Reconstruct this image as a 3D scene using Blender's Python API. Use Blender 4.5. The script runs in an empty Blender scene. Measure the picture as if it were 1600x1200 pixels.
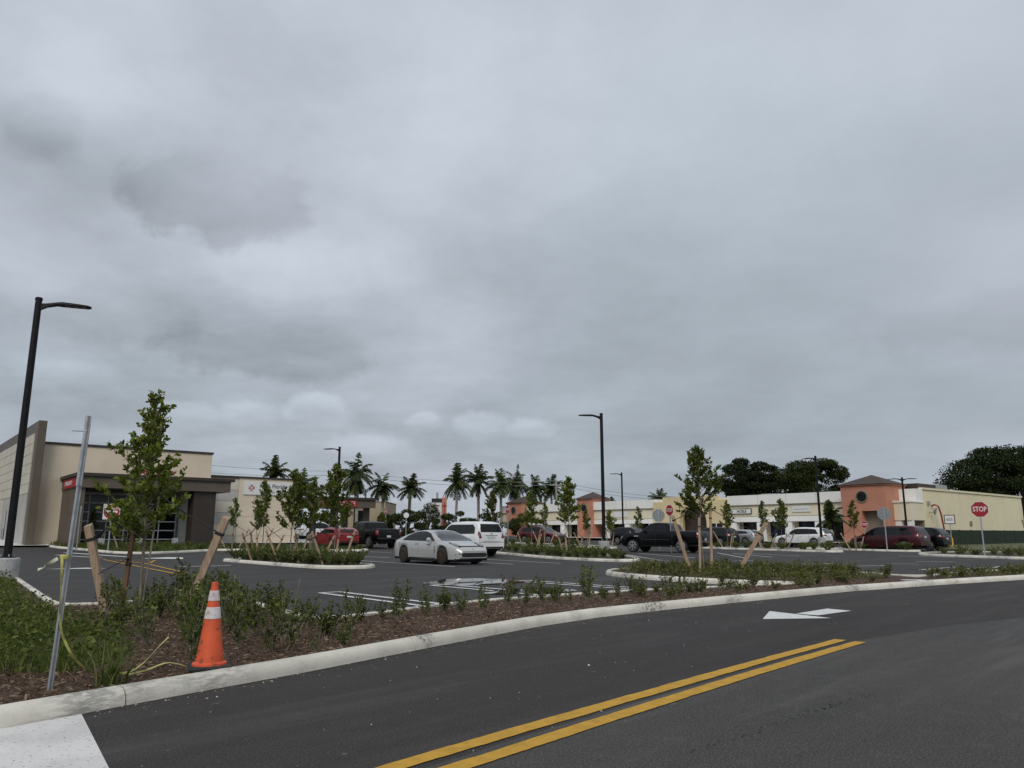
import bpy, bmesh, math, random
import numpy as np
from mathutils import Vector, Matrix
from mathutils.bvhtree import BVHTree

R = math.radians
scene = bpy.context.scene
col = scene.collection

# ------------------------------------------------------------------ camera
cam_d = bpy.data.cameras.new('camera')
cam_d.sensor_width = 36.0
cam_d.lens = 27.1
cam_d.clip_end = 3000
cam = bpy.data.objects.new('camera', cam_d)
col.objects.link(cam)
cam.location = (0, 0, 1.2)
cam.rotation_euler = (R(90 + 11.08), 0, 0)
scene.camera = cam

# ------------------------------------------------------------------ sky, sun, exposure
SUN_EL, SUN_AZ = 42.0, 186.0        # degrees; azimuth clockwise from +Y (bright part of the deck behind the camera)
scene.view_settings.view_transform = 'Standard'
scene.view_settings.look = 'None'
scene.view_settings.exposure = 0.0
scene.view_settings.gamma = 1.0
scene.view_settings.use_curve_mapping = False

scene.cycles.max_bounces = 5
scene.cycles.diffuse_bounces = 2
scene.cycles.glossy_bounces = 3
scene.cycles.transmission_bounces = 2

world = bpy.data.worlds.new('World')
scene.world = world
world.use_nodes = True
world.cycles.sampling_method = 'MANUAL'
world.cycles.sample_map_resolution = 256


class NT:
    """small helper for node trees"""
    def __init__(self, nt):
        self.nt = nt

    def n(self, kind, **kw):
        nd = self.nt.nodes.new(kind)
        for k, v in kw.items():
            setattr(nd, k, v)
        return nd

    def put(self, sock, val):
        if hasattr(val, 'is_output') or isinstance(val, bpy.types.NodeSocket):
            self.nt.links.new(val, sock)
        else:
            sock.default_value = val

    def m(self, op, a, b=0.0, c=0.0, clamp=False):
        nd = self.n('ShaderNodeMath', operation=op)
        nd.use_clamp = clamp
        self.put(nd.inputs[0], a)
        self.put(nd.inputs[1], b)
        self.put(nd.inputs[2], c)
        return nd.outputs[0]

    def mix(self, fac, a, b, mode='MIX'):
        nd = self.n('ShaderNodeMix', data_type='RGBA', blend_type=mode)
        self.put(nd.inputs[0], fac)
        self.put(nd.inputs[6], a if not isinstance(a, tuple) else tuple(a) + ((1,) if len(a) == 3 else ()))
        self.put(nd.inputs[7], b if not isinstance(b, tuple) else tuple(b) + ((1,) if len(b) == 3 else ()))
        return nd.outputs[2]

    def noise(self, vec, scale, detail=4.0, rough=0.55, dist=0.0, flat=False):
        nd = self.n('ShaderNodeTexNoise')
        if flat:
            nd.noise_dimensions = '2D'
        if vec is not None:
            self.put(nd.inputs['Vector'], vec)
        nd.inputs['Scale'].default_value = scale
        nd.inputs['Detail'].default_value = detail
        nd.inputs['Roughness'].default_value = rough
        nd.inputs['Distortion'].default_value = dist
        return nd.outputs[0]

    def ramp(self, val, lo, hi, a=0.0, b=1.0, smooth=True):
        nd = self.n('ShaderNodeMapRange')
        nd.interpolation_type = 'SMOOTHSTEP' if smooth else 'LINEAR'
        self.put(nd.inputs['Value'], val)
        nd.inputs['From Min'].default_value = lo
        nd.inputs['From Max'].default_value = hi
        nd.inputs['To Min'].default_value = a
        nd.inputs['To Max'].default_value = b
        return nd.outputs[0]


def build_sky():
    nt = world.node_tree
    nt.nodes.clear()
    N = NT(nt)
    tc = N.n('ShaderNodeTexCoord')
    D = tc.outputs['Generated']
    sep = N.n('ShaderNodeSeparateXYZ')
    nt.links.new(D, sep.inputs[0])
    x, y, z = sep.outputs
    az = N.m('MULTIPLY', N.m('ARCTAN2', x, y), 57.2958)
    el = N.m('MULTIPLY', N.m('ARCSINE', z), 57.2958)
    zz = N.m('ADD', N.m('MAXIMUM', z, 0.0), 0.16)
    cx, cy = N.m('DIVIDE', x, zz), N.m('DIVIDE', y, zz)
    comb = N.n('ShaderNodeCombineXYZ')
    nt.links.new(cx, comb.inputs[0])
    nt.links.new(cy, comb.inputs[1])
    P = comb.outputs[0]
    n1 = N.noise(P, 0.50, 3, 0.5, 0.0, True)
    n2 = N.noise(P, 1.9, 7, 0.58, 0.0, True)
    n3 = N.noise(D, 9.0, 5, 0.62)
    # overcast sheet: slow bluish grey variation
    val = N.m('ADD', N.m('MULTIPLY', N.m('SUBTRACT', n1, 0.5), 0.22), 0.535)
    val = N.m('ADD', val, N.m('MULTIPLY', N.m('MULTIPLY', N.m('SUBTRACT', n2, 0.5), 0.34), N.ramp(az, 25.0, -15.0, 0.45, 1.0)))
    # lower sky a little darker, as under an overcast deck
    val = N.m('ADD', val, N.ramp(el, 6.0, 32.0, -0.045, 0.05))
    dn = N.m('SUBTRACT', n3, 0.5)

    ae = N.n('ShaderNodeCombineXYZ')
    nt.links.new(az, ae.inputs[0])
    nt.links.new(el, ae.inputs[1])
    tot = val
    for a0, e0, sa, se, lo, hi, wob, k, sh in BLOBS:
        q = N.n('ShaderNodeVectorMath', operation='MULTIPLY_ADD')
        nt.links.new(ae.outputs[0], q.inputs[0])
        q.inputs[1].default_value = (1 / sa, 1 / se, 0)
        q.inputs[2].default_value = (-a0 / sa, -e0 / se, 0)
        ln = N.n('ShaderNodeVectorMath', operation='LENGTH')
        nt.links.new(q.outputs[0], ln.inputs[0])
        r = N.m('MULTIPLY_ADD', dn, wob, ln.outputs['Value'])
        if sh:
            # lit tops, grey bases
            sp = N.n('ShaderNodeSeparateXYZ')
            nt.links.new(q.outputs[0], sp.inputs[0])
            tot = N.m('MULTIPLY_ADD', N.ramp(r, lo, hi, 1.0, 0.0), N.ramp(sp.outputs[1], -1.0, 1.0, k - sh, k + sh, smooth=False), tot)
        else:
            tot = N.m('ADD', tot, N.ramp(r, lo, hi, k, 0.0))
    tint = N.mix(N.ramp(n1, 0.38, 0.62), (0.868, 0.976, 1.09), (0.893, 0.972, 1.10))
    cloud = N.mix(1.0, tint, N.m('MAXIMUM', tot, 0.05), 'MULTIPLY')
    sky = N.n('ShaderNodeTexSky', sky_type='NISHITA')
    sky.sun_disc = False
    sky.sun_elevation = R(SUN_EL)
    sky.sun_rotation = R(SUN_AZ)
    sky.air_density = 1.0
    sky.dust_density = 3.0
    bgs = N.n('ShaderNodeBackground')
    nt.links.new(sky.outputs[0], bgs.inputs[0])
    bgs.inputs[1].default_value = 0.05
    bgc = N.n('ShaderNodeBackground')
    nt.links.new(cloud, bgc.inputs[0])
    bgc.inputs[1].default_value = 1.0
    mx = N.n('ShaderNodeMixShader')
    mx.inputs[0].default_value = 0.93          # nearly closed cloud deck over the clear sky
    nt.links.new(bgs.outputs[0], mx.inputs[1])
    nt.links.new(bgc.outputs[0], mx.inputs[2])
    out = N.n('ShaderNodeOutputWorld')
    nt.links.new(mx.outputs[0], out.inputs[0])


# separate clouds: azimuth, elevation (degrees), half sizes, edge from/to, raggedness, brightness
BLOBS = [
    (-31, 28.3, 9, 3.2, 0.2, 1.4, 1.75, 0.075, 0),
    (-17, 18.6, 8, 2.6, 0.2, 1.3, 2, 0.075, 0),
    (-22.3, 23.4, 6.0, 3.7, 0.78, 1.10, 1.9, -0.0765, 0.0675),
    (-34, 25.4, 3, 2, 0.5, 1.2, 1.8, -0.06375, 0.027),
    (-33, 22, 6, 3, 0.3, 1.4, 1.875, -0.051, 0),
    (-18.5, 12.7, 8.5, 2, 0.65, 1.12, 2.25, -0.0765, 0.04725),
    (-28.5, 14.2, 7.5, 2.2, 0.5, 1.2, 2.25, -0.06375, 0.027),
    (14, 31, 15, 9, 0.1, 1.5, 1, 0.09, 0),
    (33, 13.5, 8, 2.2, 0.4, 1.3, 2, -0.06375, 0.027),
    (6, 17, 10, 3, 0.3, 1.4, 1.75, -0.03825, 0),
    (-2.6, 8, 2.6, 1.3, 0.6, 1.1, 2.2, 0.075, 0.081),
    (1.6, 7.6, 2.2, 1.1, 0.6, 1.1, 2.2, 0.06, 0.081),
    (-6.6, 8.2, 2, 1, 0.6, 1.1, 2.2, 0.0675, 0.0675),
    (-14.2, 8.6, 2.8, 1.4, 0.6, 1.1, 2.2, 0.075, 0.0675),
    (-18.6, 8.4, 2.4, 1.2, 0.6, 1.1, 2.2, 0.0675, 0.0675),
    (-10.8, 6.4, 3.2, 1.1, 0.6, 1.1, 2.2, 0.06, 0.0675),
    (-23.5, 8, 3, 1.1, 0.5, 1.1, 2.2, 0.0525, 0.054),
    (-30, 10.3, 3.6, 1.1, 0.5, 1.1, 2.2, 0.0525, 0.0405),
]
build_sky()

sun_d = bpy.data.lights.new('sun', 'SUN')
sun_d.energy = 1.5
sun_d.angle = R(28)
sun_d.color = (1.0, 0.965, 0.91)
sun = bpy.data.objects.new('sun', sun_d)
col.objects.link(sun)
_s = Vector((math.sin(R(SUN_AZ)) * math.cos(R(SUN_EL)), math.cos(R(SUN_AZ)) * math.cos(R(SUN_EL)), math.sin(R(SUN_EL))))
sun.rotation_euler = _s.to_track_quat('Z', 'Y').to_euler()

# ------------------------------------------------------------------ the lay of the land
_XS = [-40, -25, -12, 0, 8, 30]
_WS = [2.0, 1.5, .9, 1.0, .45, .4]


def zg(x, y):
    """height of the pavement: the lot climbs gently away from the road"""
    return .016 * min(max(0.0, y - 40), 65) * float(np.interp(x, _XS, _WS))


U = Vector((.64, -.768))     # the direction of the parking stalls, towards the road
V = Vector((.768, .64))      # across the stalls

# ------------------------------------------------------------------ mesh helpers


class MB:
    def __init__(self):
        self.v = []
        self.f = []

    def add(self, vs, fs):
        o = len(self.v)
        self.v.extend([tuple(p) for p in vs])
        self.f.extend([tuple(i + o for i in f) for f in fs])
        return self

    def box(self, x0, x1, y0, y1, z0, z1, bevel=0.0):
        if bevel:
            b = bevel
            vs = []
            for z, ins in ((z0, b), (z0 + b, 0), (z1 - b, 0), (z1, b)):
                vs += [(x0 + ins, y0 + ins, z), (x1 - ins, y0 + ins, z), (x1 - ins, y1 - ins, z), (x0 + ins, y1 - ins, z)]
            fs = [(3, 2, 1, 0), (12, 13, 14, 15)]
            for k in range(3):
                for i in range(4):
                    j = (i + 1) % 4
                    fs.append((k * 4 + i, k * 4 + j, k * 4 + 4 + j, k * 4 + 4 + i))
            return self.add(vs, fs)
        return self.add([(x0, y0, z0), (x1, y0, z0), (x1, y1, z0), (x0, y1, z0), (x0, y0, z1), (x1, y0, z1), (x1, y1, z1), (x0, y1, z1)],
                        [(3, 2, 1, 0), (4, 5, 6, 7), (0, 1, 5, 4), (1, 2, 6, 5), (2, 3, 7, 6), (3, 0, 4, 7)])

    def beam(self, a, b, w, t, up=(0, 0, 1)):
        """rectangular bar from a to b, w by t"""
        a, b = Vector(a), Vector(b)
        d = (b - a).normalized()
        s = d.cross(Vector(up))
        if s.length < 1e-4:
            s = d.cross(Vector((1, 0, 0)))
        s.normalize()
        n = s.cross(d).normalized()
        vs = []
        for p in (a, b):
            for i, j in ((-1, -1), (1, -1), (1, 1), (-1, 1)):
                vs.append(p + s * (i * w / 2) + n * (j * t / 2))
        return self.add(vs, [(3, 2, 1, 0), (4, 5, 6, 7), (0, 1, 5, 4), (1, 2, 6, 5), (2, 3, 7, 6), (3, 0, 4, 7)])

    def tube(self, pts, rad, n=8, cap=True):
        pts = [Vector(p) for p in pts]
        if not hasattr(rad, '__len__'):
            rad = [rad] * len(pts)
        vs, fs = [], []
        ref = None
        for i, p in enumerate(pts):
            d = (pts[min(i + 1, len(pts) - 1)] - pts[max(i - 1, 0)]).normalized()
            if ref is None:
                ref = d.orthogonal().normalized()
            else:
                ref = (ref - d * ref.dot(d)).normalized()
            b = d.cross(ref)
            for k in range(n):
                a = 2 * math.pi * k / n
                vs.append(p + (ref * math.cos(a) + b * math.sin(a)) * rad[i])
        for i in range(len(pts) - 1):
            for k in range(n):
                j = (k + 1) % n
                fs.append((i * n + k, i * n + j, (i + 1) * n + j, (i + 1) * n + k))
        if cap:
            fs.append(tuple(reversed(range(n))))
            fs.append(tuple((len(pts) - 1) * n + k for k in range(n)))
        return self.add(vs, fs)

    def lathe(self, prof, n=16, c=(0, 0, 0), axis='z', cap=True):
        vs, fs = [], []
        for r, h in prof:
            for k in range(n):
                a = 2 * math.pi * k / n
                p, q = r * math.cos(a), r * math.sin(a)
                if axis == 'z':
                    vs.append((c[0] + p, c[1] + q, c[2] + h))
                elif axis == 'y':
                    vs.append((c[0] + q, c[1] + h, c[2] + p))
                else:
                    vs.append((c[0] + h, c[1] + p, c[2] + q))
        for i in range(len(prof) - 1):
            for k in range(n):
                j = (k + 1) % n
                fs.append((i * n + k, i * n + j, (i + 1) * n + j, (i + 1) * n + k))
        if cap:
            fs.append(tuple(reversed(range(n))))
            fs.append(tuple((len(prof) - 1) * n + k for k in range(n)))
        return self.add(vs, fs)

    def prism(self, poly, z0, z1, plane='xy'):
        """extruded (possibly concave) outline"""
        n = len(poly)
        f3 = {'xy': lambda p, h: (p[0], p[1], h), 'xz': lambda p, h: (p[0], h, p[1]), 'yz': lambda p, h: (h, p[0], p[1])}[plane]
        from mathutils.geometry import tessellate_polygon
        tri = tessellate_polygon([[Vector((p[0], p[1], 0)) for p in poly]])
        vs = [f3(p, z0) for p in poly] + [f3(p, z1) for p in poly]
        fs = [tuple(t) for t in tri] + [tuple(i + n for i in reversed(t)) for t in tri]
        for i in range(n):
            j = (i + 1) % n
            fs.append((i, j, n + j, n + i))
        return self.add(vs, fs)

    def mesh(self, name, smooth=False):
        me = bpy.data.meshes.new(name)
        me.from_pydata(self.v, [], self.f)
        bm = bmesh.new()
        bm.from_mesh(me)
        bmesh.ops.recalc_face_normals(bm, faces=bm.faces)
        bm.to_mesh(me)
        bm.free()
        if smooth:
            me.shade_smooth()
            if smooth == 'auto':
                me.set_sharp_from_angle(angle=R(38))
        return me

    def build(self, name, mat, parent=None, smooth=False, loc=None):
        me = self.mesh(name, smooth)
        return link(name, me, mat, parent, loc)


def link(name, me, mat=None, parent=None, loc=None):
    if mat is not None and not me.materials:
        me.materials.append(mat)
    o = bpy.data.objects.new(name, me)
    col.objects.link(o)
    if parent is not None:
        o.parent = parent
    if loc is not None:
        o.location = loc
    return o


def tag(o, label=None, cat=None, group=None, kind=None):
    for k, v in (('label', label), ('category', cat), ('group', group), ('kind', kind)):
        if v:
            o[k] = v
    return o


def empty(name, loc=(0, 0, 0), rz=0.0):
    o = bpy.data.objects.new(name, None)
    o.empty_display_size = .2
    col.objects.link(o)
    o.location = loc
    o.rotation_euler = (0, 0, rz)
    return o


def copy_tree(o, parent=None):
    c = o.copy()
    col.objects.link(c)
    if parent is not None:
        c.parent = parent
    for ch in list(o.children):
        copy_tree(ch, c)
    return c


def text_mesh(body, size, extrude=0.0, align='CENTER', bold=0.0):
    cu = bpy.data.curves.new('lettering', 'FONT')
    cu.body = body
    cu.size = size
    cu.extrude = extrude
    cu.offset = bold
    cu.align_x = align
    cu.align_y = 'CENTER'
    cu.resolution_u = 3
    o = bpy.data.objects.new('lettering', cu)
    col.objects.link(o)
    dg = bpy.context.evaluated_depsgraph_get()
    me = bpy.data.meshes.new_from_object(o.evaluated_get(dg))
    bpy.data.objects.remove(o)
    bpy.data.curves.remove(cu)
    return me


# ------------------------------------------------------------------ materials


def mat(name, c1, c2=None, scale=4.0, rough=0.7, metal=0.0, bump=0.0, bscale=None, coat=0.0, detail=5, spec=0.5, coords='Object', lo=.35, hi=.65, stretch=None, speck=None):
    m = bpy.data.materials.new(name)
    m.use_nodes = True
    nt = m.node_tree
    N = NT(nt)
    b = nt.nodes['Principled BSDF']
    b.inputs['Roughness'].default_value = rough
    b.inputs['Metallic'].default_value = metal
    b.inputs['Coat Weight'].default_value = coat
    b.inputs['Coat Roughness'].default_value = 0.06
    b.inputs['Specular IOR Level'].default_value = spec
    if c2 is None:
        b.inputs['Base Color'].default_value = tuple(c1) + (1,)
        if not bump:
            return m
    if coords == 'World':
        vec = N.n('ShaderNodeNewGeometry').outputs['Position']
    else:
        vec = N.n('ShaderNodeTexCoord').outputs[coords]
    if stretch:
        mp = N.n('ShaderNodeMapping')
        mp.inputs['Scale'].default_value = stretch
        nt.links.new(vec, mp.inputs[0])
        vec = mp.outputs[0]
    if c2 is not None:
        f = N.ramp(N.noise(vec, scale, detail, .6), lo, hi)
        c = N.mix(f, tuple(c1), tuple(c2))
        if speck:
            f2 = N.ramp(N.noise(vec, speck[0], 2, .5), speck[1], speck[1] + .08)
            c = N.mix(f2, c, tuple(speck[2]))
        nt.links.new(c, b.inputs['Base Color'])
    if bump:
        bp = N.n('ShaderNodeBump')
        bp.inputs['Strength'].default_value = bump
        bp.inputs['Distance'].default_value = 0.02
        nt.links.new(N.noise(vec, bscale or scale * 6, 6, .65), bp.inputs['Height'])
        nt.links.new(bp.outputs[0], b.inputs['Normal'])
    return m


def leaf_mat(name, dark, mid, light, trans=0.3, rough=0.5):
    """leaf-to-leaf colour variation from the island index"""
    m = bpy.data.materials.new(name)
    m.use_nodes = True
    nt = m.node_tree
    N = NT(nt)
    nt.nodes.clear()
    geo = N.n('ShaderNodeNewGeometry')
    oi = N.n('ShaderNodeObjectInfo')
    rnd = geo.outputs['Random Per Island']
    c = N.mix(N.ramp(rnd, 0.0, 0.7, smooth=False), tuple(dark), tuple(mid))
    c = N.mix(N.ramp(rnd, 0.72, 1.0, smooth=False), c, tuple(light))
    hs = N.n('ShaderNodeHueSaturation')
    nt.links.new(c, hs.inputs['Color'])
    nt.links.new(N.ramp(oi.outputs['Random'], 0, 1, .8, 1.2, smooth=False), hs.inputs['Value'])
    d = N.n('ShaderNodeBsdfPrincipled')
    d.inputs['Roughness'].default_value = rough
    d.inputs['Specular IOR Level'].default_value = .14
    nt.links.new(hs.outputs[0], d.inputs['Base Color'])
    t = N.n('ShaderNodeBsdfTranslucent')
    nt.links.new(N.mix(1.0, hs.outputs[0], (1.25, 1.3, .6), 'MULTIPLY'), t.inputs[0])
    mx = N.n('ShaderNodeMixShader')
    mx.inputs[0].default_value = trans
    nt.links.new(d.outputs[0], mx.inputs[1])
    nt.links.new(t.outputs[0], mx.inputs[2])
    o = N.n('ShaderNodeOutputMaterial')
    nt.links.new(mx.outputs[0], o.inputs[0])
    return m


def asphalt_mat(name, c1, c2, streak, rough):
    m = bpy.data.materials.new(name)
    m.use_nodes = True
    nt = m.node_tree
    N = NT(nt)
    b = nt.nodes['Principled BSDF']
    pos = N.n('ShaderNodeNewGeometry').outputs['Position']
    mp = N.n('ShaderNodeMapping')
    mp.inputs['Rotation'].default_value = (0, 0, streak)
    nt.links.new(pos, mp.inputs[0])
    mp2 = N.n('ShaderNodeMapping')
    mp2.inputs['Scale'].default_value = (.09, 1.0, 1.0)
    nt.links.new(mp.outputs[0], mp2.inputs[0])
    big = N.noise(pos, .35, 4, .55, .3)
    lines = N.noise(mp2.outputs[0], 1.6, 6, .62)
    fine = N.noise(pos, 75, 3, .6)
    c = N.mix(N.ramp(big, .3, .7), tuple(c1), tuple(c2))
    mid = N.noise(pos, 4.5, 6, .68)
    c = N.mix(N.m('MULTIPLY', N.ramp(mid, .5, .75), .5), c, tuple(k * 1.5 for k in c2))
    c = N.mix(N.m('MULTIPLY', N.ramp(mid, .48, .25), .5), c, tuple(k * .6 for k in c1))
    oil = N.ramp(N.noise(pos, 1.4, 3, .5), .70, .76)
    c = N.mix(N.m('MULTIPLY', oil, .45), c, tuple(k * .5 for k in c1))
    c = N.mix(N.m('MULTIPLY', N.ramp(lines, .48, .72), .75), c, tuple(k * 1.8 for k in c2))
    c = N.mix(N.m('MULTIPLY', N.ramp(lines, .47, .27), .6), c, tuple(k * .6 for k in c1))
    c = N.mix(N.m('MULTIPLY', N.ramp(fine, .5, .68), .75), c, tuple(min(1, k * 2.8) for k in c2))
    c = N.mix(N.m('MULTIPLY', N.ramp(fine, .45, .3), .5), c, tuple(k * .45 for k in c1))
    sp = N.ramp(N.noise(pos, 9, 2, .5), .735, .75)
    c = N.mix(N.m('MULTIPLY', sp, .5), c, (.19, .18, .165))
    nt.links.new(c, b.inputs['Base Color'])
    nt.links.new(N.ramp(big, .3, .7, rough - .07, rough + .06), b.inputs['Roughness'])
    b.inputs['Specular IOR Level'].default_value = .2
    bp = N.n('ShaderNodeBump')
    bp.inputs['Strength'].default_value = .5
    bp.inputs['Distance'].default_value = .006
    nt.links.new(N.noise(pos, 110, 3, .7), bp.inputs['Height'])
    nt.links.new(bp.outputs[0], b.inputs['Normal'])
    return m


def kerb_mat():
    m = bpy.data.materials.new('kerb_concrete')
    m.use_nodes = True
    nt = m.node_tree
    N = NT(nt)
    b = nt.nodes['Principled BSDF']
    pos = N.n('ShaderNodeNewGeometry').outputs['Position']
    oi = N.n('ShaderNodeObjectInfo')
    c = N.mix(N.ramp(N.noise(pos, 2.2, 6, .65), .35, .68), (.70, .665, .58), (.58, .545, .47))
    c = N.mix(N.m('MULTIPLY', N.ramp(N.noise(pos, 30, 5, .7), .55, .72), .4), c, (.30, .28, .24))
    # tyre scuffs and mortar smears, in patches
    mp = N.n('ShaderNodeMapping')
    mp.inputs['Scale'].default_value = (1, 1, 6)
    nt.links.new(pos, mp.inputs[0])
    sc = N.m('MULTIPLY', N.ramp(N.noise(pos, .55, 3, .5), .50, .62), N.ramp(N.noise(mp.outputs[0], 7, 6, .7), .42, .58))
    c = N.mix(N.m('MULTIPLY', sc, .7), c, (.20, .20, .195))
    sp = N.m('MULTIPLY', N.ramp(N.noise(pos, 1.1, 3, .5), .56, .66), N.ramp(N.noise(pos, 22, 5, .7), .48, .58))
    c = N.mix(N.m('MULTIPLY', sp, .8), c, (.06, .058, .055))
    hs = N.n('ShaderNodeHueSaturation')
    nt.links.new(c, hs.inputs['Color'])
    nt.links.new(N.ramp(oi.outputs['Random'], 0, 1, .9, 1.08, smooth=False), hs.inputs['Value'])
    nt.links.new(hs.outputs[0], b.inputs['Base Color'])
    b.inputs['Roughness'].default_value = .85
    b.inputs['Specular IOR Level'].default_value = .25
    bp = N.n('ShaderNodeBump')
    bp.inputs['Strength'].default_value = .35
    bp.inputs['Distance'].default_value = .01
    nt.links.new(N.noise(pos, 45, 6, .7), bp.inputs['Height'])
    nt.links.new(bp.outputs[0], b.inputs['Normal'])
    return m


def paint_line_mat(name, c, worn):
    """road paint, thin and worn through to the asphalt in specks"""
    m = bpy.data.materials.new(name)
    m.use_nodes = True
    nt = m.node_tree
    N = NT(nt)
    b = nt.nodes['Principled BSDF']
    pos = N.n('ShaderNodeNewGeometry').outputs['Position']
    f = N.ramp(N.noise(pos, 60, 5, .75), .60, .72)
    g = N.ramp(N.noise(pos, 3.5, 4, .6), .3, .75, .15, 1.0)
    cc = N.mix(N.ramp(N.noise(pos, 8, 4, .6), .35, .7), tuple(c), tuple(k * .8 for k in c))
    cc = N.mix(N.m('MULTIPLY', N.m('MULTIPLY', f, g), worn), cc, (.05, .048, .045))
    cc = N.mix(N.m('MULTIPLY', N.ramp(N.noise(pos, 14, 6, .7), .52, .75), .45 * worn), cc, tuple(k * .45 for k in c))
    nt.links.new(cc, b.inputs['Base Color'])
    b.inputs['Roughness'].default_value = .7
    b.inputs['Specular IOR Level'].default_value = .3
    return m


M = {}
M['road'] = asphalt_mat('road_asphalt', (.030, .0265, .0245), (.039, .035, .0325), R(-46), .80)
M['road_far'] = asphalt_mat('road_asphalt_worn', (.048, .0445, .0415), (.061, .057, .053), R(-46), .82)
M['lot'] = asphalt_mat('lot_asphalt', (.033, .0305, .029), (.045, .042, .040), R(-50), .78)
M['kerb'] = kerb_mat()
M['joint'] = mat('joint_filler', (.10, .095, .085))
M['slab'] = mat('slab_concrete', (.70, .685, .66), (.58, .555, .53), 1.6, .8, bump=.3, bscale=30, coords='World', speck=(40, .62, (.3, .28, .26)))
M['white_line'] = paint_line_mat('white_road_paint', (.72, .72, .70), .8)
M['yellow_line'] = paint_line_mat('yellow_road_paint', (.56, .31, .03), 1.0)
M['mulch'] = mat('mulch', (.048, .027, .016), (.10, .058, .036), 26, .95, bump=1.0, bscale=50, coords='World', detail=8)
M['chip'] = leaf_mat('wood_chips', (.046, .028, .018), (.108, .070, .046), (.26, .19, .135), 0.0, .9)
M['grassland'] = mat('rough_grass', (.06, .075, .025), (.11, .11, .045), 1.5, .95, bump=.6, coords='World')
M['soil_green'] = mat('bed_soil', (.045, .036, .022), (.06, .07, .025), 3.0, .95, bump=.8, bscale=30, coords='World')
M['leaf'] = leaf_mat('sapling_leaves', (.056, .080, .016), (.145, .18, .036), (.27, .29, .07), .42)
M['leaf_gold'] = leaf_mat('young_yellow_leaves', (.06, .075, .015), (.12, .135, .03), (.22, .20, .06))
M['leaf_shrub'] = leaf_mat('shrub_leaves', (.042, .060, .015), (.108, .138, .034), (.22, .24, .075), .35)
M['leaf_cover'] = leaf_mat('ground_cover_leaves', (.062, .072, .022), (.145, .155, .048), (.28, .275, .12), .35)
M['leaf_dark'] = leaf_mat('dark_tree_leaves', (.012, .018, .007), (.026, .037, .013), (.046, .060, .021), .12)
M['leaf_mid'] = leaf_mat('mid_tree_leaves', (.024, .036, .010), (.050, .066, .020), (.09, .105, .032), .2)
M['frond'] = leaf_mat('palm_fronds', (.030, .042, .015), (.056, .074, .024), (.10, .118, .045), .25)
M['grass'] = leaf_mat('grass_blades', (.042, .068, .016), (.095, .135, .03), (.22, .21, .075), .3)
M['bark'] = mat('young_bark', (.22, .19, .15), (.13, .11, .085), 20, .9, stretch=(1, 1, .2))
M['palm_bark'] = mat('palm_trunk', (.36, .34, .30), (.25, .23, .20), 3, .9)
M['old_bark'] = mat('old_bark', (.08, .065, .05), (.05, .04, .03), 6, .95)
M['lumber'] = mat('stake_lumber', (.43, .315, .22), (.27, .185, .12), 9, .85, stretch=(4, 4, .3), bump=.2, coords='Object', lo=.3, hi=.7)
M['lumber_dark'] = mat('weathered_lumber', (.17, .09, .045), (.10, .055, .03), 9, .85, stretch=(3, 3, .35))
M['strap'] = mat('black_webbing', (.014, .014, .015), rough=.7)
M['black_metal'] = mat('black_metal', (.007, .007, .008), (.011, .011, .012), 8, .5, spec=.2)
M['lamp_lens'] = mat('lamp_lens', (.10, .10, .11), rough=.3)
M['concrete_grey'] = mat('cast_concrete', (.42, .43, .42), (.31, .32, .31), 3, .85, bump=.25, bscale=35, speck=(22, .63, (.24, .24, .23)))
M['galv'] = mat('galvanised_steel', (.46, .48, .50), (.36, .38, .40), 9, .42, metal=.7, bump=.05)
M['sign_white'] = mat('sign_white', (.72, .72, .70), rough=.5)
M['sign_red'] = mat('sign_red', (.34, .012, .018), (.28, .01, .016), 6, .5)
M['sign_grey'] = mat('sign_back', (.27, .29, .30), (.22, .24, .25), 6, .5, metal=.3)
M['orange'] = mat('cone_orange', (.70, .105, .032), (.56, .08, .026), 5, .6, speck=(17, .60, (.26, .07, .035)))
M['rubber'] = mat('black_rubber', (.014, .014, .014), (.03, .029, .028), 8, .8)
M['reflective'] = mat('reflective_sleeve', (.72, .66, .66), (.52, .46, .46), 9, .5, speck=(30, .6, (.34, .28, .27)))
M['tape_yellow'] = mat('caution_tape', (.52, .50, .14), (.38, .36, .10), 10, .45)
M['tape_pale'] = mat('caution_tape_back', (.55, .55, .40), rough=.45)
M['ink'] = mat('black_ink', (.015, .015, .015), rough=.6)
M['letters_white'] = mat('white_letters', (.80, .80, .78), rough=.5)
M['letters_red'] = mat('red_letters', (.42, .015, .02), rough=.45)
M['letters_grey'] = mat('grey_letters', (.16, .17, .19), rough=.5)

# ================================================================== the setting


def pip(x, y, poly):
    c = False
    j = len(poly) - 1
    for i in range(len(poly)):
        xi, yi = poly[i]
        xj, yj = poly[j]
        if (yi > y) != (yj > y) and x < (xj - xi) * (y - yi) / (yj - yi) + xi:
            c = not c
        j = i
    return c


def chaikin(pts, n=2, closed=True):
    for _ in range(n):
        out = []
        m = len(pts)
        rng = range(m) if closed else range(m - 1)
        if not closed:
            out.append(pts[0])
        for i in rng:
            a, b = pts[i], pts[(i + 1) % m]
            out.append((a[0] * .75 + b[0] * .25, a[1] * .75 + b[1] * .25))
            out.append((a[0] * .25 + b[0] * .75, a[1] * .25 + b[1] * .75))
        if not closed:
            out.append(pts[-1])
        pts = out
    return pts


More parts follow.
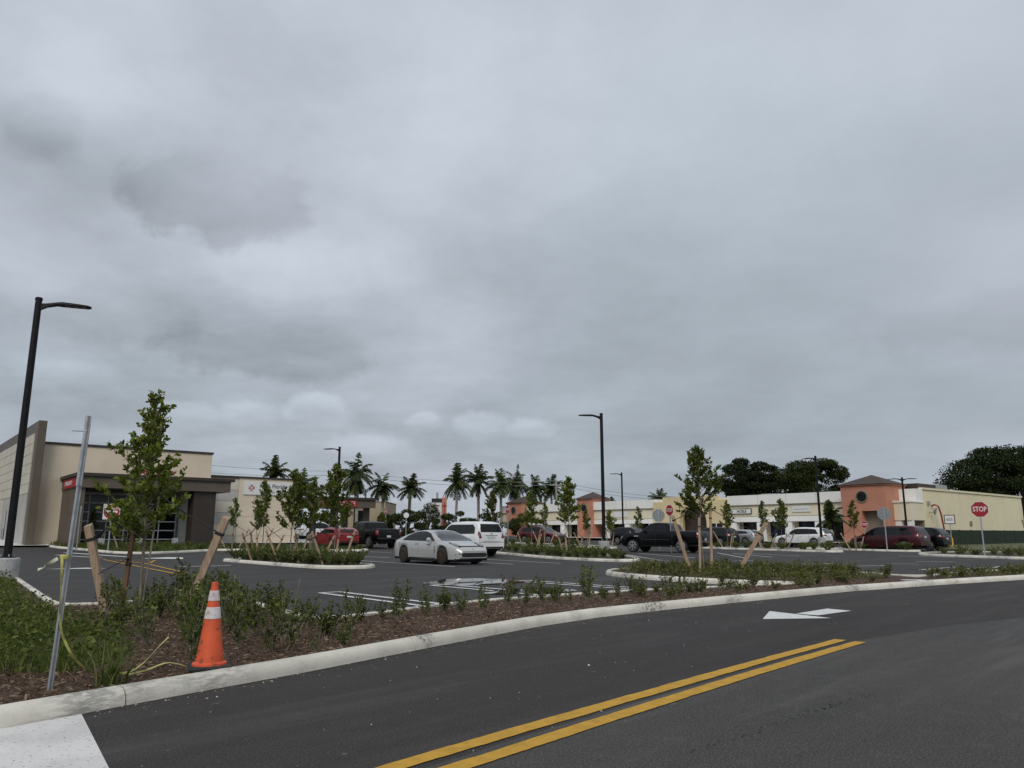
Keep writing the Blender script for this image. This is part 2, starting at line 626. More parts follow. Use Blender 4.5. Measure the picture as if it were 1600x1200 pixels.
def sheet_grid(name, x0, x1, y0, y1, step, dz, m):
    nx, ny = int((x1 - x0) / step) + 1, int((y1 - y0) / step) + 1
    mb = MB()
    for j in range(ny):
        for i in range(nx):
            x, y = x0 + i * step, y0 + j * step
            mb.v.append((x, y, zg(x, y) + dz))
    for j in range(ny - 1):
        for i in range(nx - 1):
            a = j * nx + i
            mb.f.append((a, a + 1, a + nx + 1, a + nx))
    o = mb.build(name, m, smooth=True)
    return tag(o, kind='structure')


def flat(name, poly, z, m, follow=False, parent=None):
    mb = MB()
    from mathutils.geometry import tessellate_polygon
    tri = tessellate_polygon([[Vector((p[0], p[1], 0)) for p in poly]])
    mb.add([(p[0], p[1], z + (zg(*p) if follow else 0)) for p in poly], [tuple(t) for t in tri])
    o = mb.build(name, m, parent)
    for pl in o.data.polygons:
        pass
    me = o.data
    if me.polygons and sum(p.normal.z for p in me.polygons) < 0:
        me.flip_normals()
    if parent is None:
        tag(o, kind='structure')
    return o


# the country beyond, to the horizon
g = MB()
g.add([(-2500, -300, -.25), (2500, -300, -.25), (2500, 2800, -.25), (-2500, 2800, -.25)], [(0, 1, 2, 3)])
tag(g.build('ground', M['grassland']), kind='structure')
sheet_grid('parking_lot', -90, 90, -2, 150, 2.0, -.006, M['lot'])

KERB = [(-6.4, .6), (-4.6, 3.1), (-3.22, 5.17), (-2.67, 6.03), (-1.83, 7.25), (-.77, 8.96), (.34, 10.7), (1.3, 11.9), (2.4, 12.96), (4.0, 14.4), (7.14, 17.1), (10.4, 19.4), (13.97, 21.7), (24, 28.3), (38, 37.0)]
SEAM = [(-4.6, -1.3), (-.95, 3.75), (.10, 5.04), (1.3, 6.4), (2.6, 7.85), (3.9, 9.25), (6.0, 10.9), (8.3, 12.3), (16, 16.6), (40, 29)]
flat('road', [(-30, -30)] + [(-16, -12.5)] + KERB + [(60, 50), (60, 40)] + SEAM[::-1] + [(-20, -22)], 0.0, M['road'])
flat('road_worn_lane', [(-20, -22)] + SEAM + [(60, 40), (60, -60), (-30, -60)], 0.0, M['road_far'])
# the concrete apron in the corner
flat('concrete_apron', [(-3.24, 5.14), (-2.93, 5.58), (-2.10, 4.33), (-1.0, 2.7), (-2.2, 1.3), (-5.2, 2.1)], .005, M['slab'])


def resample(pts, step, closed=False):
    P = [Vector(p) for p in pts]
    if closed:
        P.append(P[0])
    out = [P[0].copy()]
    acc = 0.0
    for a, b in zip(P, P[1:]):
        L = (b - a).length
        d = step - acc
        while d <= L + 1e-9:
            out.append(a + (b - a) * (d / L))
            d += step
        acc = L - (d - step)
    if not closed and (out[-1] - P[-1]).length > step * .3:
        out.append(P[-1])
    if closed and (out[-1] - P[0]).length < step * .5:
        out.pop()
    return out


KP = [(0.0, -.06), (.002, .03), (.008, .062), (.022, .090), (.042, .109), (.070, .120), (.105, .125), (.14, .122), (.162, .106), (.170, -.06)]


def kerb_run(pts, closed, side, sec=3.2, step=.4, offset=0.0, label=None, scale=1.0):
    """a kerb cast in sections, with open joints; profile runs from the pavement side into the bed"""
    P = resample(pts, step, closed)
    n = len(P)
    T = []
    for i in range(n):
        a = P[(i - 1) % n] if closed else P[max(i - 1, 0)]
        b = P[(i + 1) % n] if closed else P[min(i + 1, n - 1)]
        T.append((b - a).normalized())
    Nn = [Vector((-t.y, t.x)) * side for t in T]
    root = empty('kerb')
    tag(root, kind='structure')

    def ring(p, nrm, shrink=0.0, jig=0.0):
        z = zg(p.x, p.y)
        out = []
        for k, (o, h) in enumerate(KP):
            o2 = o + shrink if o < .085 else o - shrink
            h2 = h - shrink if h > 0 else h
            out.append((p.x + nrm.x * (o2 * scale + jig), p.y + nrm.y * (o2 * scale + jig), z + h2 * scale))
        return out

    def sweep(idx, shrink, jig=0.0):
        mb = MB()
        K = len(KP)
        for p, nn in idx:
            mb.v.extend(ring(p, nn, shrink, jig))
        for i in range(len(idx) - 1):
            for k in range(K - 1):
                a = i * K + k
                mb.f.append((a, a + 1, a + K + 1, a + K))
        mb.f.append(tuple(range(K)))
        mb.f.append(tuple((len(idx) - 1) * K + k for k in reversed(range(K))))
        return mb

    per = max(2, int(sec / step))
    tot = n if closed else n - 1
    i = 0
    rnd = random.Random(int(abs(pts[0][0]) * 100))
    allidx = [(P[k % n], Nn[k % n]) for k in range(tot + 1)]
    sweep(allidx, .014).build('joint_filler', M['joint'], root)
    while i < tot:
        e = min(i + per, tot)
        if tot - e < per * .4:
            e = tot
        idx = [(P[k % n].copy(), Nn[k % n]) for k in range(i, e + 1)]
        t0 = T[i % n]
        t1 = T[e % n]
        idx[0] = (idx[0][0] + t0 * .006, idx[0][1])
        idx[-1] = (idx[-1][0] - t1 * .006, idx[-1][1])
        sweep(idx, 0.0, rnd.uniform(-.004, .004)).build('kerb_section', M['kerb'], root, smooth='auto')
        i = e
    return root


# beds and islands ------------------------------------------------------------------
PEN = [(10.9, 21.4), (10.6, 24.2), (8.6, 26.6), (5.2, 27.2), (3.4, 26.4), (2.85, 24.9), (3.0, 23.2), (4.0, 21.2), (5.0, 19.95), (5.9, 19.1), (6.55, 18.75), (6.5, 18.45), (5.7, 18.0), (4.4, 17.25)]
LOTSIDE = [(36.5, 39.5), (22.8, 30.6), (13.0, 23.6)] + PEN + [(2.6, 16.35), (0, 14.3), (-1.15, 13.07), (-2.2, 11.25), (-2.58, 10.9), (-3.02, 11.47), (-4.3, 13.43), (-5.2, 14.6), (-6.0, 14.5), (-6.6, 13.4), (-7.1, 12.8), (-7.95, 13.86), (-10.4, 17.3), (-14.5, 23.1), (-22, 33.7)]
bed_poly = KERB + LOTSIDE + [(-40, 40), (-40, -8)]
kerb_run(KERB, False, 1, sec=3.2, step=.4)
kerb_run(chaikin(LOTSIDE[::-1], 1, False), False, -1, sec=3.0, step=.35)


def inset(poly, d):
    P = [Vector(p) for p in poly]
    out = []
    n = len(P)
    for i in range(n):
        t = (P[(i + 1) % n] - P[i - 1]).normalized()
        out.append(tuple(P[i] + Vector((-t.y, t.x)) * d))
    return out


flat('planting_bed', inset(bed_poly, .1), .085, M['mulch'])

ISL = {}
ISL['oval'] = chaikin([(-13.6, 36.9), (-12.9, 36.0), (-7.4, 28.9), (-6.2, 28.3), (-5.2, 28.8), (-5.1, 30.0), (-5.6, 30.9), (-11.3, 37.9), (-12.6, 38.3), (-13.5, 37.9)])
ISL['lamp'] = chaikin([(-1.5, 48.5), (-.9, 46.5), (2.3, 39.6), (4.3, 36.1), (5.3, 35.8), (6.1, 37.0), (6.3, 40), (6.0, 43.5), (3.6, 48), (1, 52), (-.5, 52)])
ISL['strip'] = chaikin([(-34, 57), (-31.0, 53.0), (-26.5, 49.2), (-22.8, 45.6), (-20.6, 45.6), (-19.4, 49), (-18.5, 51.2), (-10.6, 50.6), (-9.4, 51.2), (-9.6, 53.2), (-19, 56), (-30, 59), (-33.5, 59)])
ISL['back'] = chaikin([(-2.2, 63.5), (-1.6, 62), (7.6, 61), (8.4, 62), (8.6, 66), (7.6, 67.5), (-1.2, 68.5), (-2.2, 67)])
ISL['mall'] = chaikin([(14.0, 64.2), (17.3, 58), (20.3, 52.2), (21.4, 51.6), (22.3, 52.6), (21.8, 55), (17.3, 65), (15.5, 66.5)])
ISL['van'] = chaikin([(22.3, 61), (24.4, 56.6), (26.3, 53.1), (27.4, 52.8), (28.0, 54.0), (26.5, 58.5), (24.2, 63), (23, 63)])
ISL['right'] = chaikin([(23.5, 46), (24.0, 43.2), (25.6, 39.4), (27.3, 36.6), (30, 37), (34, 43), (31, 50), (25.5, 49)])
for k, poly in ISL.items():
    kerb_run(poly, True, 1, sec=3.0 if k != 'strip' else 4.0, step=.3)
    flat('planting_bed', inset(poly, .1), .085, M['soil_green'], follow=True)

# sidewalks against the two buildings
flat('pavement', [(-36, 52.2), (-31.5, 54.2), (-24, 60.3), (-10, 70), (-14, 78), (-50, 80)], .12, M['slab'], follow=True)
SW = [(38.6, 75.0), (-6, 129), (-2, 133), (42.5, 79.5)]
flat('pavement', SW, .1, M['slab'], follow=True)
flat('lawn', [(30, 52), (40, 44), (110, 100), (70, 110), (40.5, 75.5), (33.5, 61)], .03, M['grassland'], follow=True)

# road paint --------------------------------------------------------------------------


def stripe(name, pts, w, m, dz=.006, parent=None):
    near = min(Vector(p).length for p in pts) < 24
    P = resample(pts, .05 if near else .8)
    rnd = random.Random(int(abs(pts[0][0] * 1000)))
    mb = MB()
    n = len(P)
    e0 = e1 = 0.0
    for i, p in enumerate(P):
        t = (P[min(i + 1, n - 1)] - P[max(i - 1, 0)]).normalized()
        s = Vector((-t.y, t.x)) * (w / 2)
        if near:      # brushed, slightly ragged edges
            e0 = .7 * e0 + rnd.gauss(0, .035)
            e1 = .7 * e1 + rnd.gauss(0, .035)
        for q in (p + s * (1 + e0), p - s * (1 + e1)):
            mb.v.append((q.x, q.y, zg(q.x, q.y) + dz))
    for i in range(n - 1):
        mb.f.append((2 * i, 2 * i + 1, 2 * i + 3, 2 * i + 2))
    o = mb.build(name, m, parent)
    if parent is None:
        tag(o, kind='structure')
    return o


def wob(pts, amp, seed):
    rnd = random.Random(seed)
    P = resample(pts, .5)
    return [(p.x + rnd.uniform(-amp, amp), p.y + rnd.uniform(-amp, amp)) for p in P]


stripe('yellow_centre_line', chaikin([(-3.3, .75), (-1.0, 3.92), (.10, 5.21), (1.3, 6.58), (2.5, 7.93), (3.83, 9.38)], 2, False), .135, M['yellow_line'])
stripe('yellow_centre_line', chaikin([(-3.1, .6), (-.82, 3.72), (.24, 4.98), (1.4, 6.33), (2.62, 7.71), (3.97, 9.19)], 2, False), .135, M['yellow_line'])
flat('lane_arrow', [(3.63, 11.61), (4.12, 12.8), (4.67, 11.73)], .006, M['white_line'])
flat('lane_arrow', [(4.40, 12.40), (5.21, 13.22), (5.45, 12.85), (4.63, 12.13)], .006, M['white_line'])


def hairpin(far, length, gap=.46):
    f = Vector(far)
    a0, b0 = f - V * gap / 2, f + V * gap / 2
    stripe('stall_line', [a0, a0 + U * length], .13, M['white_line'])
    stripe('stall_line', [b0, b0 + U * (length + .15)], .13, M['white_line'])
    stripe('stall_line', [a0 - V * .05 - U * .04, b0 + V * .05 - U * .04], .12, M['white_line'], .010)


hairpin((-3.82, 16.85), 4.3)
hairpin((-1.75, 19.35), 5.2)
hairpin((.28, 21.1), 4.9)
for a, b, w in [((-8.2, 38.9), (-2.2, 30.4), .11), ((-10.4, 45.3), (-6.3, 41.3), .11), ((-12.8, 53.5), (-7.4, 48.6), .11), ((-1.5, 35.1), (.05, 32.9), .11), ((-1.9, 40.3), (2.1, 33.9), .11),
                ((6.6, 48.7), (7.2, 37.8), .11), ((7.9, 49.1), (9.6, 41.5), .11), ((13.1, 50.5), (12.2, 41.5), .11), ((13.8, 49.2), (14.0, 42.5), .11), ((14.8, 49.2), (16.3, 44.5), .11),
                ((5.9, 38.4), (7.5, 36.4), .11), ((10.4, 36.9), (11.8, 37.8), .15), ((11.9, 32.8), (13.6, 33.6), .18), ((11.5, 29.1), (12.4, 29.7), .13), ((13.4, 30.9), (14.9, 31.5), .13), ((16.0, 33.6), (16.9, 32.9), .13),
                ((18.4, 36.0), (20, 35.5), .15), ((21.8, 44.6), (23.8, 42.5), .13), ((14.2, 27.6), (16.8, 30.0), .12), ((16.0, 28.2), (18.9, 30.6), .12), ((17.8, 29.4), (21.0, 32.0), .12), ((19.5, 30.2), (23.0, 33.2), .12),
                ((-12.9, 30.2), (-11.2, 31.5), .22), ((-26.5, 46.8), (-20.5, 42.2), .3), ((-25.4, 44.0), (-21.4, 41.2), .2)]:
    stripe('stall_line', [a, b], w, M['white_line'], .008)
stripe('yellow_lot_line', [(-20.4, 39.4), (-10.5, 24.8)], .11, M['yellow_line'], .008)
stripe('yellow_lot_line', [(-18.6, 37.5), (-15.8, 34.0), (-10.2, 25.0)], .11, M['yellow_line'], .010)
stripe('yellow_lot_line', [(-19.2, 38.2), (-17.1, 37.9), (-15.7, 34.3)], .11, M['yellow_line'], .012)
flat('lane_arrow', [(-16.6, 28.2), (-15.8, 29.4), (-14.8, 28.9), (-15.0, 28.5)], .008, M['white_line'])
flat('lane_arrow', [(-19.0, 40.4), (-16.6, 39.9), (-17.3, 41.5), (-18.2, 41.8)], .012, M['white_line'], follow=True)

M['joint_dark'] = mat('tar_specks', (.018, .017, .016), rough=.8)
# tyre-torn specks along the joint in the worn lane
rs = random.Random(5)
mb = MB()
for i in range(90):
    t = rs.random() ** .8
    cx_, cy_ = 1.0 + 1.75 * t + rs.gauss(0, .03), 4.65 + 1.65 * t + rs.gauss(0, .02)
    L, W = rs.uniform(.006, .022), rs.uniform(.003, .007)
    a = .75 + rs.gauss(0, .5)
    c, s = math.cos(a), math.sin(a)
    mb.add([(cx_ + c * L * p - s * W * q, cy_ + s * L * p + c * W * q, .004) for p, q in ((-1, -.3), (0, -1), (1, .2), (.2, 1))], [(0, 1, 2, 3)])
tag(mb.build('pavement_joint', M['joint_dark']), kind='structure')

# rain puddles
wm = bpy.data.materials.new('puddle_water')
wm.use_nodes = True
wb = wm.node_tree.nodes['Principled BSDF']
wb.inputs['Base Color'].default_value = (.018, .018, .018, 1)
wb.inputs['Roughness'].default_value = .015
wb.inputs['IOR'].default_value = 1.33
wb.inputs['Specular IOR Level'].default_value = .5
M['water'] = wm
PA = [(-2.3, 19.9), (-2.1, 20.9), (-1.7, 22.0), (-1.2, 22.4), (-.5, 22.0), (.1, 21.2), (.4, 20.7), (.0, 20.1), (-.3, 19.6), (-.8, 19.3), (-1.5, 19.2)]
PB = [(-.7, 16.4), (-.4, 17.3), (.1, 18.3), (.6, 18.6), (1.2, 18.1), (1.5, 17.5), (1.3, 16.9), (.8, 16.4), (.2, 16.9), (-.2, 16.3)]


def rough_outline(poly, seed, amp):
    rnd = random.Random(seed)
    p = chaikin(poly, 1)
    p = [(x + rnd.uniform(-amp, amp), y + rnd.uniform(-amp, amp) * 1.6) for x, y in p]
    return chaikin(p, 2)


flat('puddle_water', rough_outline(PA, 3, .12), .008, M['water'])
flat('puddle_water', rough_outline(PB, 8, .12), .008, M['water'])
flat('puddle_water', rough_outline([(9.9, 19.7), (10.3, 19.75), (10.5, 20.1), (10.1, 20.25), (9.7, 20.0)], 2, .05), .09, M['slab'])

# grit and small stones lying along the gutter
mb = MB()
kp = resample(KERB[1:11], .02)
for i in range(620):
    p = rs.choice(kp)
    dd_ = abs(rs.gauss(0, .16)) + .01 if rs.random() < .7 else rs.uniform(.1, 3.0)
    x_, y_ = p.x + dd_ * .8, p.y - dd_ * .6
    s_ = rs.uniform(.003, .009) * (1 if rs.random() < .93 else 1.8)
    vs_ = [(x_ + s_ * rs.uniform(.6, 1.3) * math.cos(k * 1.5708 + .3), y_ + s_ * rs.uniform(.6, 1.3) * math.sin(k * 1.5708 + .3), .001) for k in range(4)] + [(x_, y_, s_ * .9)]
    mb.add(vs_, [(0, 1, 4), (1, 2, 4), (2, 3, 4), (3, 0, 4)])
M['grit'] = leaf_mat('gutter_grit', (.12, .11, .10), (.26, .24, .21), (.55, .53, .48), 0.0, .9)
tag(mb.build('gutter_grit', M['grit']), 'scattered grit and pebbles on the road along the near kerb', 'grit', kind='stuff')

# ================================================================== buildings
M['cream'] = mat('cream_stucco', (.70, .60, .47), (.64, .545, .42), .5, .9, bump=.15, bscale=40)
M['panel'] = mat('ribbed_panel', (.62, .57, .48), (.55, .505, .42), .6, .8, bump=.06)
M['grey_panel'] = mat('grey_panel', (.46, .445, .41), (.41, .395, .36), .6, .8)
M['brown'] = mat('brown_metal', (.125, .098, .072), (.10, .078, .058), .8, .55)
M['brown_dark'] = mat('dark_brown_metal', (.045, .033, .024), (.035, .026, .019), .8, .5)
M['glass'] = mat('dark_glass', (.008, .009, .011), rough=.1, spec=.35)
M['glass_blue'] = mat('tinted_glass', (.012, .022, .06), rough=.08, spec=.6)
M['mullion'] = mat('aluminium_mullion', (.85, .86, .87), rough=.5)
M['canopy_red'] = mat('red_sign_face', (.38, .012, .02), rough=.5)
M['white_stucco'] = mat('white_stucco', (.86, .845, .80), (.78, .765, .72), .4, .9, bump=.1, bscale=30, stretch=(1, 1, .4))
M['band'] = mat('cream_band', (.76, .69, .51), (.70, .63, .46), .5, .9)
M['yellow_stucco'] = mat('yellow_stucco', (.70, .57, .33), (.64, .52, .30), .5, .9)
M['side_stucco'] = mat('side_wall_stucco', (.80, .72, .50), (.71, .635, .435), .22, .92, stretch=(1, 1, .5), lo=.3, hi=.72)
M['terracotta'] = mat('terracotta_stucco', (.52, .235, .15), (.46, .20, .13), .6, .9)
M['shingle'] = mat('brown_shingles', (.085, .06, .05), (.06, .042, .036), 4, .9, bump=.4, bscale=14)
M['recess'] = mat('recess_wall', (.24, .20, .15), rough=.9)
M['roof_grey'] = mat('flat_roof', (.30, .30, .30), rough=.9)
M['unit_grey'] = mat('roof_unit_metal', (.30, .30, .29), rough=.6)
M['far_beige'] = mat('far_beige_wall', (.42, .35, .24), (.38, .31, .21), .3, .9)
M['hedge_green'] = mat('fence_screen', (.010, .022, .012), (.016, .030, .016), 3, .9)


OX = 0.0     # running offset along a facade while its pieces are laid out


def bx(root, name, m, x0, x1, y0, y1, z0, z1, bevel=0.0):
    return MB().box(x0 + OX, x1 + OX, y0, y1, z0, z1, bevel).build(name, m, root)


def lettering(body, size, m, root, loc, rot, extrude=.02, name='lettering', align='CENTER', bold=0.0):
    me = text_mesh(body, size, extrude, align, bold)
    o = link(name, me, None, root)
    o.data.materials.clear()
    o.data.materials.append(m)
    o.location = (loc[0] + OX, loc[1], loc[2])
    o.rotation_euler = rot
    return o


# ---- emergency clinic on the left
er = empty('clinic_building', (-34.1, 55.8, .52), math.atan2(.64, .768))
tag(er, 'low cream clinic with brown canopy entrance, tall brown fin wall and white wall sign', 'building')
bx(er, 'wall', M['cream'], .02, 12.2, .02, 6.0, -.5, 7.2)
bx(er, 'parapet_coping', M['brown_dark'], -.02, 12.28, -.06, .4, 7.2, 7.36)
for zc in (2.4, 4.8):
    pass
bx(er, 'fin_wall', M['brown'], -.52, 0.0, -1.0, 34, -.6, 8.75)
# cream boards on the outer face of the fin, each with its groove
for i in range(6):
    z0 = 3.6 + i * .72
    bx(er, 'wall_board', M['panel'], -.59, -.515, .1, 31.5, z0, z0 + .70, .012)
for i in range(8):
    bx(er, 'wall_panel', M['grey_panel'] if i % 2 == 0 else M['panel'], -.59, -.515, .12 + i * 3.9, .12 + i * 3.9 + 3.84, -.4, 3.57, .012)
for i in range(3):
    w = bx(er, 'window', M['glass'], -.62, -.57, 5.2 + i * 3.9, 6.4 + i * 3.9, .3, 2.6)
    bx(w, 'window_frame', M['mullion'], -.64, -.61, 5.76 + i * 3.9, 5.82 + i * 3.9, .3, 2.6)
OX = 1.62
# lower wing with the white sign
bx(er, 'side_wing', M['grey_panel'], 10.6, 13.1, .5, 6.0, -.5, 5.42)
for i in range(6):
    bx(er, 'wall_panel', M['panel'] if i % 2 else M['grey_panel'], 10.62, 13.08, .44, .5, -.3 + i * .94, .62 + i * .94, .01)
bx(er, 'side_wing', M['cream'], 13.1, 18.3, .40, 6.0, -.5, 5.42)
for zz_ in (.6, 2.2):
    bx(er, 'wall_groove', M['grey_panel'], 13.12, 18.28, .385, .40, zz_, zz_ + .03)
bx(er, 'parapet_coping', M['brown_dark'], 10.6, 18.4, .3, .75, 5.42, 5.56)
sg = bx(er, 'wall_sign', M['sign_white'], 13.5, 17.9, .30, .396, 4.05, 5.15)
lettering('HCA Florida', .46, M['letters_grey'], sg, (14.85, .285, 4.80), (R(90), 0, 0), .01, align='LEFT', bold=.006)
lettering('Emergency', .30, M['letters_grey'], sg, (14.85, .285, 4.33), (R(90), 0, 0), .01, align='LEFT')
for k in range(4):
    a = k * math.pi / 2
    c, s = math.cos(a), math.sin(a)
    m2 = MB()
    m2.add([(14.15 + OX + c * p - s * q, .285, 4.62 + s * p + c * q) for p, q in ((.06, -.07), (.27, -.11), (.27, -.045), (.13, 0), (.27, .045), (.27, .11), (.06, .07))], [(0, 1, 2, 3), (3, 4, 5, 6)])
    m2.build('emblem_petal', M['letters_red'], sg)
OX = 1.48
# entrance canopy
bx(er, 'canopy_fascia', M['brown'], .05, 10.30, -5.8, -.0 - .02, 3.85, 4.62)
bx(er, 'canopy_cap', M['brown_dark'], -.12, 10.55, -5.96, -.01, 4.62, 4.84)
bx(er, 'canopy_wall', M['brown'], .12, .52, -5.6, -.02, -.5, 3.85)
bx(er, 'canopy_pier', M['brown_dark'], 7.75, 9.35, -5.5, -4.2, -.5, 3.85)
bx(er, 'entrance_pier', M['grey_panel'], 8.3, 9.3, -.5, 0.0, -.5, 3.84)
red = bx(er, 'canopy_sign', M['canopy_red'], .0, .048, -5.0, -.9, 3.92, 4.55)
lettering('EMERGENCY', .42, M['letters_white'], red, (-.012, -2.6, 4.23), (R(90), 0, R(-90)), .005)
lettering('EMERGENCY', .46, M['letters_red'], er, (5.0, -5.4, 5.08), (R(90), 0, 0), .05, name='roof_lettering', bold=.008)
# storefront: panes and mullions one by one
NX, NZ = 6, 6
X0, X1, Z0, Z1 = .7, 8.2, -.32, 3.7
for i in range(NX):
    for j in range(NZ):
        xa = X0 + (X1 - X0) * i / NX
        xb = X0 + (X1 - X0) * (i + 1) / NX
        za = Z0 + (Z1 - Z0) * j / NZ
        zb = Z0 + (Z1 - Z0) * (j + 1) / NZ
        bx(er, 'window_pane', M['glass'], xa + .03, xb - .03, -.06, -.03, za + .03, zb - .03)
for i in range(NX + 1):
    xa = X0 + (X1 - X0) * i / NX
    bx(er, 'mullion', M['mullion'], xa - .04, xa + .04, -.10, -.01, Z0, Z1)
for j in range(NZ + 1):
    za = Z0 + (Z1 - Z0) * j / NZ
    bx(er, 'transom', M['mullion'], X0, X1, -.104, -.008, za - .04, za + .04)
for i in range(3):
    bx(er, 'bollard', M['concrete_grey'], 1.6 + i * 2.4, 1.95 + i * 2.4, -5.9, -5.55, -.5, .45, .03)
OX = 1.62
# ambulance canopy at the right end
bx(er, 'canopy_fascia', M['brown'], 19.0, 24.2, -3.2, 2.0, 3.05, 3.72)
bx(er, 'canopy_cap', M['brown_dark'], 18.85, 24.4, -3.35, 2.1, 3.72, 3.92)
red = bx(er, 'canopy_sign', M['canopy_red'], 19.05, 22.3, -3.26, -3.202, 3.10, 3.68)
lettering('AMBULANCE', .50, M['letters_white'], red, (20.7, -3.27, 3.38), (R(90), 0, 0), .005, bold=-.004)
for xx, yy in ((20.3, -2.6), (23.5, -2.6), (20.3, 1.4), (23.5, 1.4)):
    bx(er, 'canopy_pier', M['brown_dark'], xx, xx + .45, yy, yy + .45, -.8, 3.05)

OX = 0.0
# ---- strip mall on the right
mz = .30
mall = empty('strip_mall', (40.7, 78.3, mz), math.atan2(.768, -.64))
tag(mall, 'long single storey strip mall with white fascia, cream band and terracotta corner towers', 'building')
L = 66.0
bx(mall, 'main_block', M['side_stucco'], 0.0, L, -30, -1.5, -.5, 5.45)
bx(mall, 'roof', M['roof_grey'], .3, L - .3, -29.7, -1.8, 5.45, 5.47)
cop = bx(mall, 'parapet_coping', M['band'], -.12, .35, -30.1, -1.4, 5.45, 5.66)
bx(mall, 'fascia', M['white_stucco'], 6.4, 22.2, -1.5, .28, 4.42, 5.55)
bx(mall, 'fascia', M['white_stucco'], 33.6, L, -1.5, .28, 4.42, 5.55)
bx(mall, 'fascia', M['white_stucco'], .02, 1.72, -1.5, .02, 4.25, 5.50)
bx(mall, 'cornice', M['recess'], 6.4, 22.2, .0, .34, 4.34, 4.42)
bx(mall, 'cornice', M['recess'], 33.6, L, .0, .34, 4.34, 4.42)
bx(mall, 'sign_band', M['band'], 6.4, 22.2, -1.5, .16, 3.06, 4.34)
bx(mall, 'sign_band', M['band'], 33.6, L, -1.5, .16, 3.06, 4.34)
bx(mall, 'band_groove', M['recess'], 6.4, 22.2, .10, .175, 3.0, 3.06)
bx(mall, 'band_groove', M['recess'], 33.6, L, .10, .175, 3.0, 3.06)
bx(mall, 'lower_band', M['white_stucco'], 6.4, 22.2, -1.5, .2, 2.42, 3.0)
bx(mall, 'lower_band', M['white_stucco'], 33.6, L, -1.5, .2, 2.42, 3.0)


def bays(x0, x1, n, tint):
    w = (x1 - x0) / n
    for i in range(n):
        a = x0 + i * w
        bx(mall, 'pillar', M['white_stucco'], a - .42, a + .42, -.6, .12, -.5, 2.42)
        pane = bx(mall, 'shop_window', M['glass_blue'] if (i in tint) else M['glass'], a + .42, a + w - .42, -1.46, -1.40, .35, 2.41)
        bx(mall, 'stall_riser', M['recess'], a + .42, a + w - .42, -1.47, -1.36, -.4, .33)
        for k in range(1, 4):
            xx = a + .42 + (w - .84) * k / 4
            bx(pane, 'mullion', M['brown_dark'], xx - .04, xx + .04, -1.40, -1.34, -.3, 2.41)
    bx(mall, 'pillar', M['white_stucco'], x1 - .42, x1 + .42, -.6, .12, -.5, 2.42)


bays(7.0, 21.6, 4, (1, 2))
bays(34.4, 64.5, 7, ())
# low cream end piece by the corner
bx(mall, 'end_piece', M['band'], .03, 1.70, -1.5, 1.5, 2.35, 4.1)
bx(mall, 'end_piece_cap', M['white_stucco'], -.05, 1.72, -1.4, 1.62, 4.1, 4.26)
bx(mall, 'pillar', M['white_stucco'], .05, .55, .9, 1.4, -.5, 2.35)
bx(mall, 'pillar', M['white_stucco'], 1.1, 1.7, .9, 1.4, -.5, 2.35)
bx(mall, 'recess_wall', M['recess'], .1, 1.7, -1.5, -1.45, -.4, 2.35)


def hip_roof(root, x0, x1, y0, y1, z0, z1, name='tower_roof', m='shingle'):
    cx_, cy_ = (x0 + x1) / 2, (y0 + y1) / 2
    rl = max(0.05, ((x1 - x0) - (y1 - y0)) / 2)
    mb = MB()
    mb.add([(x0, y0, z0), (x1, y0, z0), (x1, y1, z0), (x0, y1, z0), (cx_ - rl, cy_, z1), (cx_ + rl, cy_, z1)], [(0, 1, 5, 4), (1, 2, 5), (2, 3, 4, 5), (3, 0, 4), (3, 2, 1, 0)])
    return mb.build(name, M[m], root)


def tower(x0, x1, y0, y1, zt, apex, open0=.10, open1=.55):
    t = bx(mall, 'corner_tower', M['terracotta'], x0, x1, y0, y1 - .9, -.5, zt)
    w = x1 - x0
    a, b = x0 + w * open0, x0 + w * open1
    MB().prism([(x0, -.5), (a, -.5), (a, 3.3), (b, 3.3), (b, -.5), (x1, -.5), (x1, zt), (x0, zt)], y1 - .9 + .003, y1, 'xz').build('tower_front', M['terracotta'], t)
    bx(t, 'recess_wall', M['recess'], a + .01, b - .01, y1 - .895, y1 - .85, -.4, 3.29)
    bx(t, 'eave_trim', M['terracotta'], x0 - .14, x1 + .14, y0 - .14, y1 + .14, zt, zt + .14)
    hip_roof(t, x0 - .28, x1 + .28, y0 - .28, y1 + .28, zt + .14, apex)
    cxx = x0 + w * .52
    MB().lathe([(.62, 0), (.62, .10), (.52, .10), (.52, .06)], 28, (cxx, y1, 4.75), 'y').build('window_ring', M['recess'], t)
    MB().lathe([(.52, 0.02), (.52, .075)], 28, (cxx, y1, 4.75), 'y').build('round_window', M['glass'], t)
    return t


tower(1.73, 6.33, -1.6, 3.0, 5.85, 7.05)
tower(44.9, 47.9, -3.0, .6, 5.95, 7.1)
tower(59.6, 63.2, -3.0, 1.4, 5.8, 7.0)
# the yellow centre piece with its arch
arch = [(22.2, -.5), (25.2, -.5), (25.2, 2.5)] + [(27.3 - 2.1 * math.cos(a), 2.5 + 2.1 * math.sin(a)) for a in [math.pi * k / 16 for k in range(1, 16)]] + [(29.4, 2.5), (29.4, -.5), (33.6, -.5), (33.6, 5.15), (32.0, 5.15), (32.0, 5.75), (23.8, 5.75), (23.8, 5.15), (22.2, 5.15)]
gab = MB().prism(arch, -.3, .5, 'xz').build('gable_front', M['yellow_stucco'], mall)
bx(gab, 'gable_block', M['yellow_stucco'], 22.21, 33.59, -1.5, -.95, -.5, 5.1)
bx(gab, 'arch_recess', M['brown_dark'], 25.0, 29.6, -.94, -.90, -.4, 4.8)
for xx in (22.9, 30.6):
    p = bx(gab, 'shop_window', M['glass'], xx, xx + 1.7, .505, .53, .2, 2.3)
    bx(p, 'mullion', M['mullion'], xx + .8, xx + .88, .53, .56, .2, 2.3)
